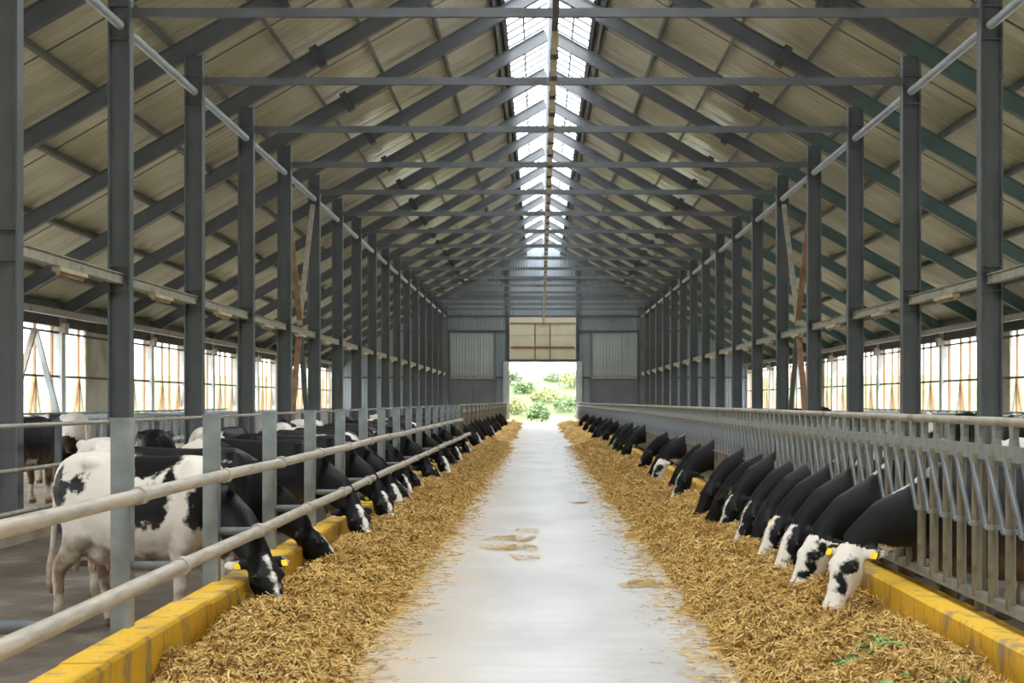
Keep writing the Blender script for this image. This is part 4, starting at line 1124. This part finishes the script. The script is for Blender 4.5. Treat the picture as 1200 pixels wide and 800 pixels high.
def loose_straw(cx, cy, rx, ry, n, label, seed):
    r = np.random.default_rng(seed)
    ph = r.uniform(0, 6.28, n); rad = np.sqrt(r.random(n)) * (0.7 + 0.3 * np.cos(3 * ph + seed))
    xx = cx + rx * rad * np.cos(ph); yy = cy + ry * rad * np.sin(ph)
    band = (np.sin(yy * 5.5 + seed + 0.9 * np.sin(xx * 3)) > -0.45) | (r.random(n) < 0.12)
    xx, yy = xx[band], yy[band]; n = len(xx)
    L = r.uniform(0.03, 0.13, n); th = r.uniform(0, 6.28, n); W = r.uniform(0.003, 0.007, n)
    z = r.uniform(0.004, 0.012, n)
    C = np.stack([xx, yy, z], -1); D = np.stack([np.cos(th), np.sin(th), 0 * th], -1) * (L / 2)[:, None]; S = np.stack([-np.sin(th), np.cos(th), 0 * th], -1) * W[:, None]
    V = np.stack([C - D - S, C - D + S, C + D + S, C + D - S], 1).reshape(-1, 3)
    o = 4 * np.arange(n); Q = np.stack([o, o + 3, o + 2, o + 1], -1)
    me = mesh_np('loose_straw', V, Q, np.repeat(np.clip(r.normal(0.72, 0.15, n), 0, 1.3), 4))
    ob = link('loose_straw', me, M['straw']); tag(ob, label, 'straw'); ob['kind'] = 'stuff'
loose_straw(-0.28, 17.6, 0.42, 2.6, 1300, 'thin scatter of loose straw in the middle of the alley', 3)
loose_straw(0.62, 24.5, 0.20, 0.9, 260, 'small straw wisp on the alley farther back', 5)
loose_straw(0.92, 13.6, 0.30, 0.5, 320, 'straw bits spilled from the right heap onto concrete', 8)

# green twine strands on the straw
def twine(cx, cy, s, seed, label):
    r = random.Random(seed); mb = MB()
    for i in range(9):
        pts = []; x, y = cx + r.uniform(-0.10, 0.10), cy + r.uniform(-0.1, 0.1); a = r.uniform(-0.5, 0.5) + (math.pi if r.random() < 0.5 else 0)
        for j in range(7):
            z = float(straw_h(s, np.array([x]), np.array([y]))[0][0]) + 0.02 + r.uniform(0, 0.012)
            pts.append((x, y, z)); a += r.uniform(-0.5, 0.5); x += math.cos(a) * 0.035; y += math.sin(a) * 0.035
        mb.tube(pts, 0.006, 5)
    one('green_twine', mb, M['twine'], label, 'twine')
twine(-1.55, 7.45, -1, 1, 'scrap of bright green twine on the left straw')
twine(1.82, 8.55, 1, 2, 'strip of bright green twine across the right straw')
twine(1.95, 7.75, 1, 4, 'faint green twine scrap near the right straw front edge')

# ---------------------------------------------------------------- outside the far door
def bush(x, y, w, h, mat, label, seed):
    r = random.Random(seed)
    dx = max(0, abs(x - BX) - HW - 2); dy = max(0, y - yB - 5)
    d = math.hypot(dx, dy); t = ground_t(d); z0 = -0.45 + 4.6 * t - 0.35
    T = thing('bush', label, 'bush', (x, y, z0), group='bushes outside the far door')
    st = MB()
    for i in range(5): st.tube([(0, 0, 0), (r.uniform(-.3, .3) * w, r.uniform(-.3, .3) * w, h * 0.7)], [0.05, 0.02], 6)
    build('stem', st, M['bark'], T)
    mb = MB(); v = []; f = []
    for i in range(700):
        ph = r.uniform(0, 6.28); ct_ = r.uniform(-0.6, 1); rad = r.uniform(0.6, 1.0) * (0.8 + 0.2 * math.sin(3 * ph + seed))
        c = Vector((math.cos(ph) * math.sqrt(1 - ct_ * ct_) * w / 2 * rad, math.sin(ph) * math.sqrt(1 - ct_ * ct_) * w / 2 * rad, h * (0.5 + 0.5 * ct_ * rad)))
        a = Vector((r.gauss(0, 1), r.gauss(0, 1), r.gauss(0, 1))).normalized(); b = a.orthogonal().normalized(); l_ = r.uniform(0.10, 0.2)
        o = len(v); v += [c - a * l_, c + b * l_ * 0.45, c + a * l_, c - b * l_ * 0.45]; f.append((o, o + 1, o + 2, o + 3))
    mb.add(v, f); build('foliage', mb, M[mat], T)
rb = random.Random(12)
bw = ['low yellow-green bush', 'leafy green bush', 'broad green bush', 'tall green bush', 'rounded green bush', 'small pale bush', 'wide hedge bush', 'dense green bush', 'ragged green bush', 'slim green bush', 'pale hedge bush', 'far green bush']
for i in range(12):
    bush(-5.0 + i * 0.95 + rb.uniform(-.3, .3), yB + 13 + (i * 5 % 12) * 2.6, rb.uniform(2.2, 3.6), rb.uniform(1.3, 2.4), 'leaf' if i % 3 else 'leaf2', '%s, %s from the left beyond the far door' % (bw[i], ordn(i)), i)
for i, (px, top) in enumerate(((606, 432), (630, 430), (655, 430))):
    y = yB + 38.0; x = (px - 633) / F * y; zt = EYE + (470 - top) / F * y
    mb = MB(); mb.tube([(0, 0, 0), (0, 0, zt - 1.5)], [0.09, 0.07], 8)
    if i == 0: mb.bar((-0.5, 0, zt - 2.0), (0.5, 0, zt - 2.0), 0.08, 0.08)
    one('fence_pole', mb, M['pole'], '%s of three thin poles standing beyond the far door' % ['leftmost', 'middle', 'rightmost'][i], 'pole', 'poles beyond the door', (x, y, 1.5))
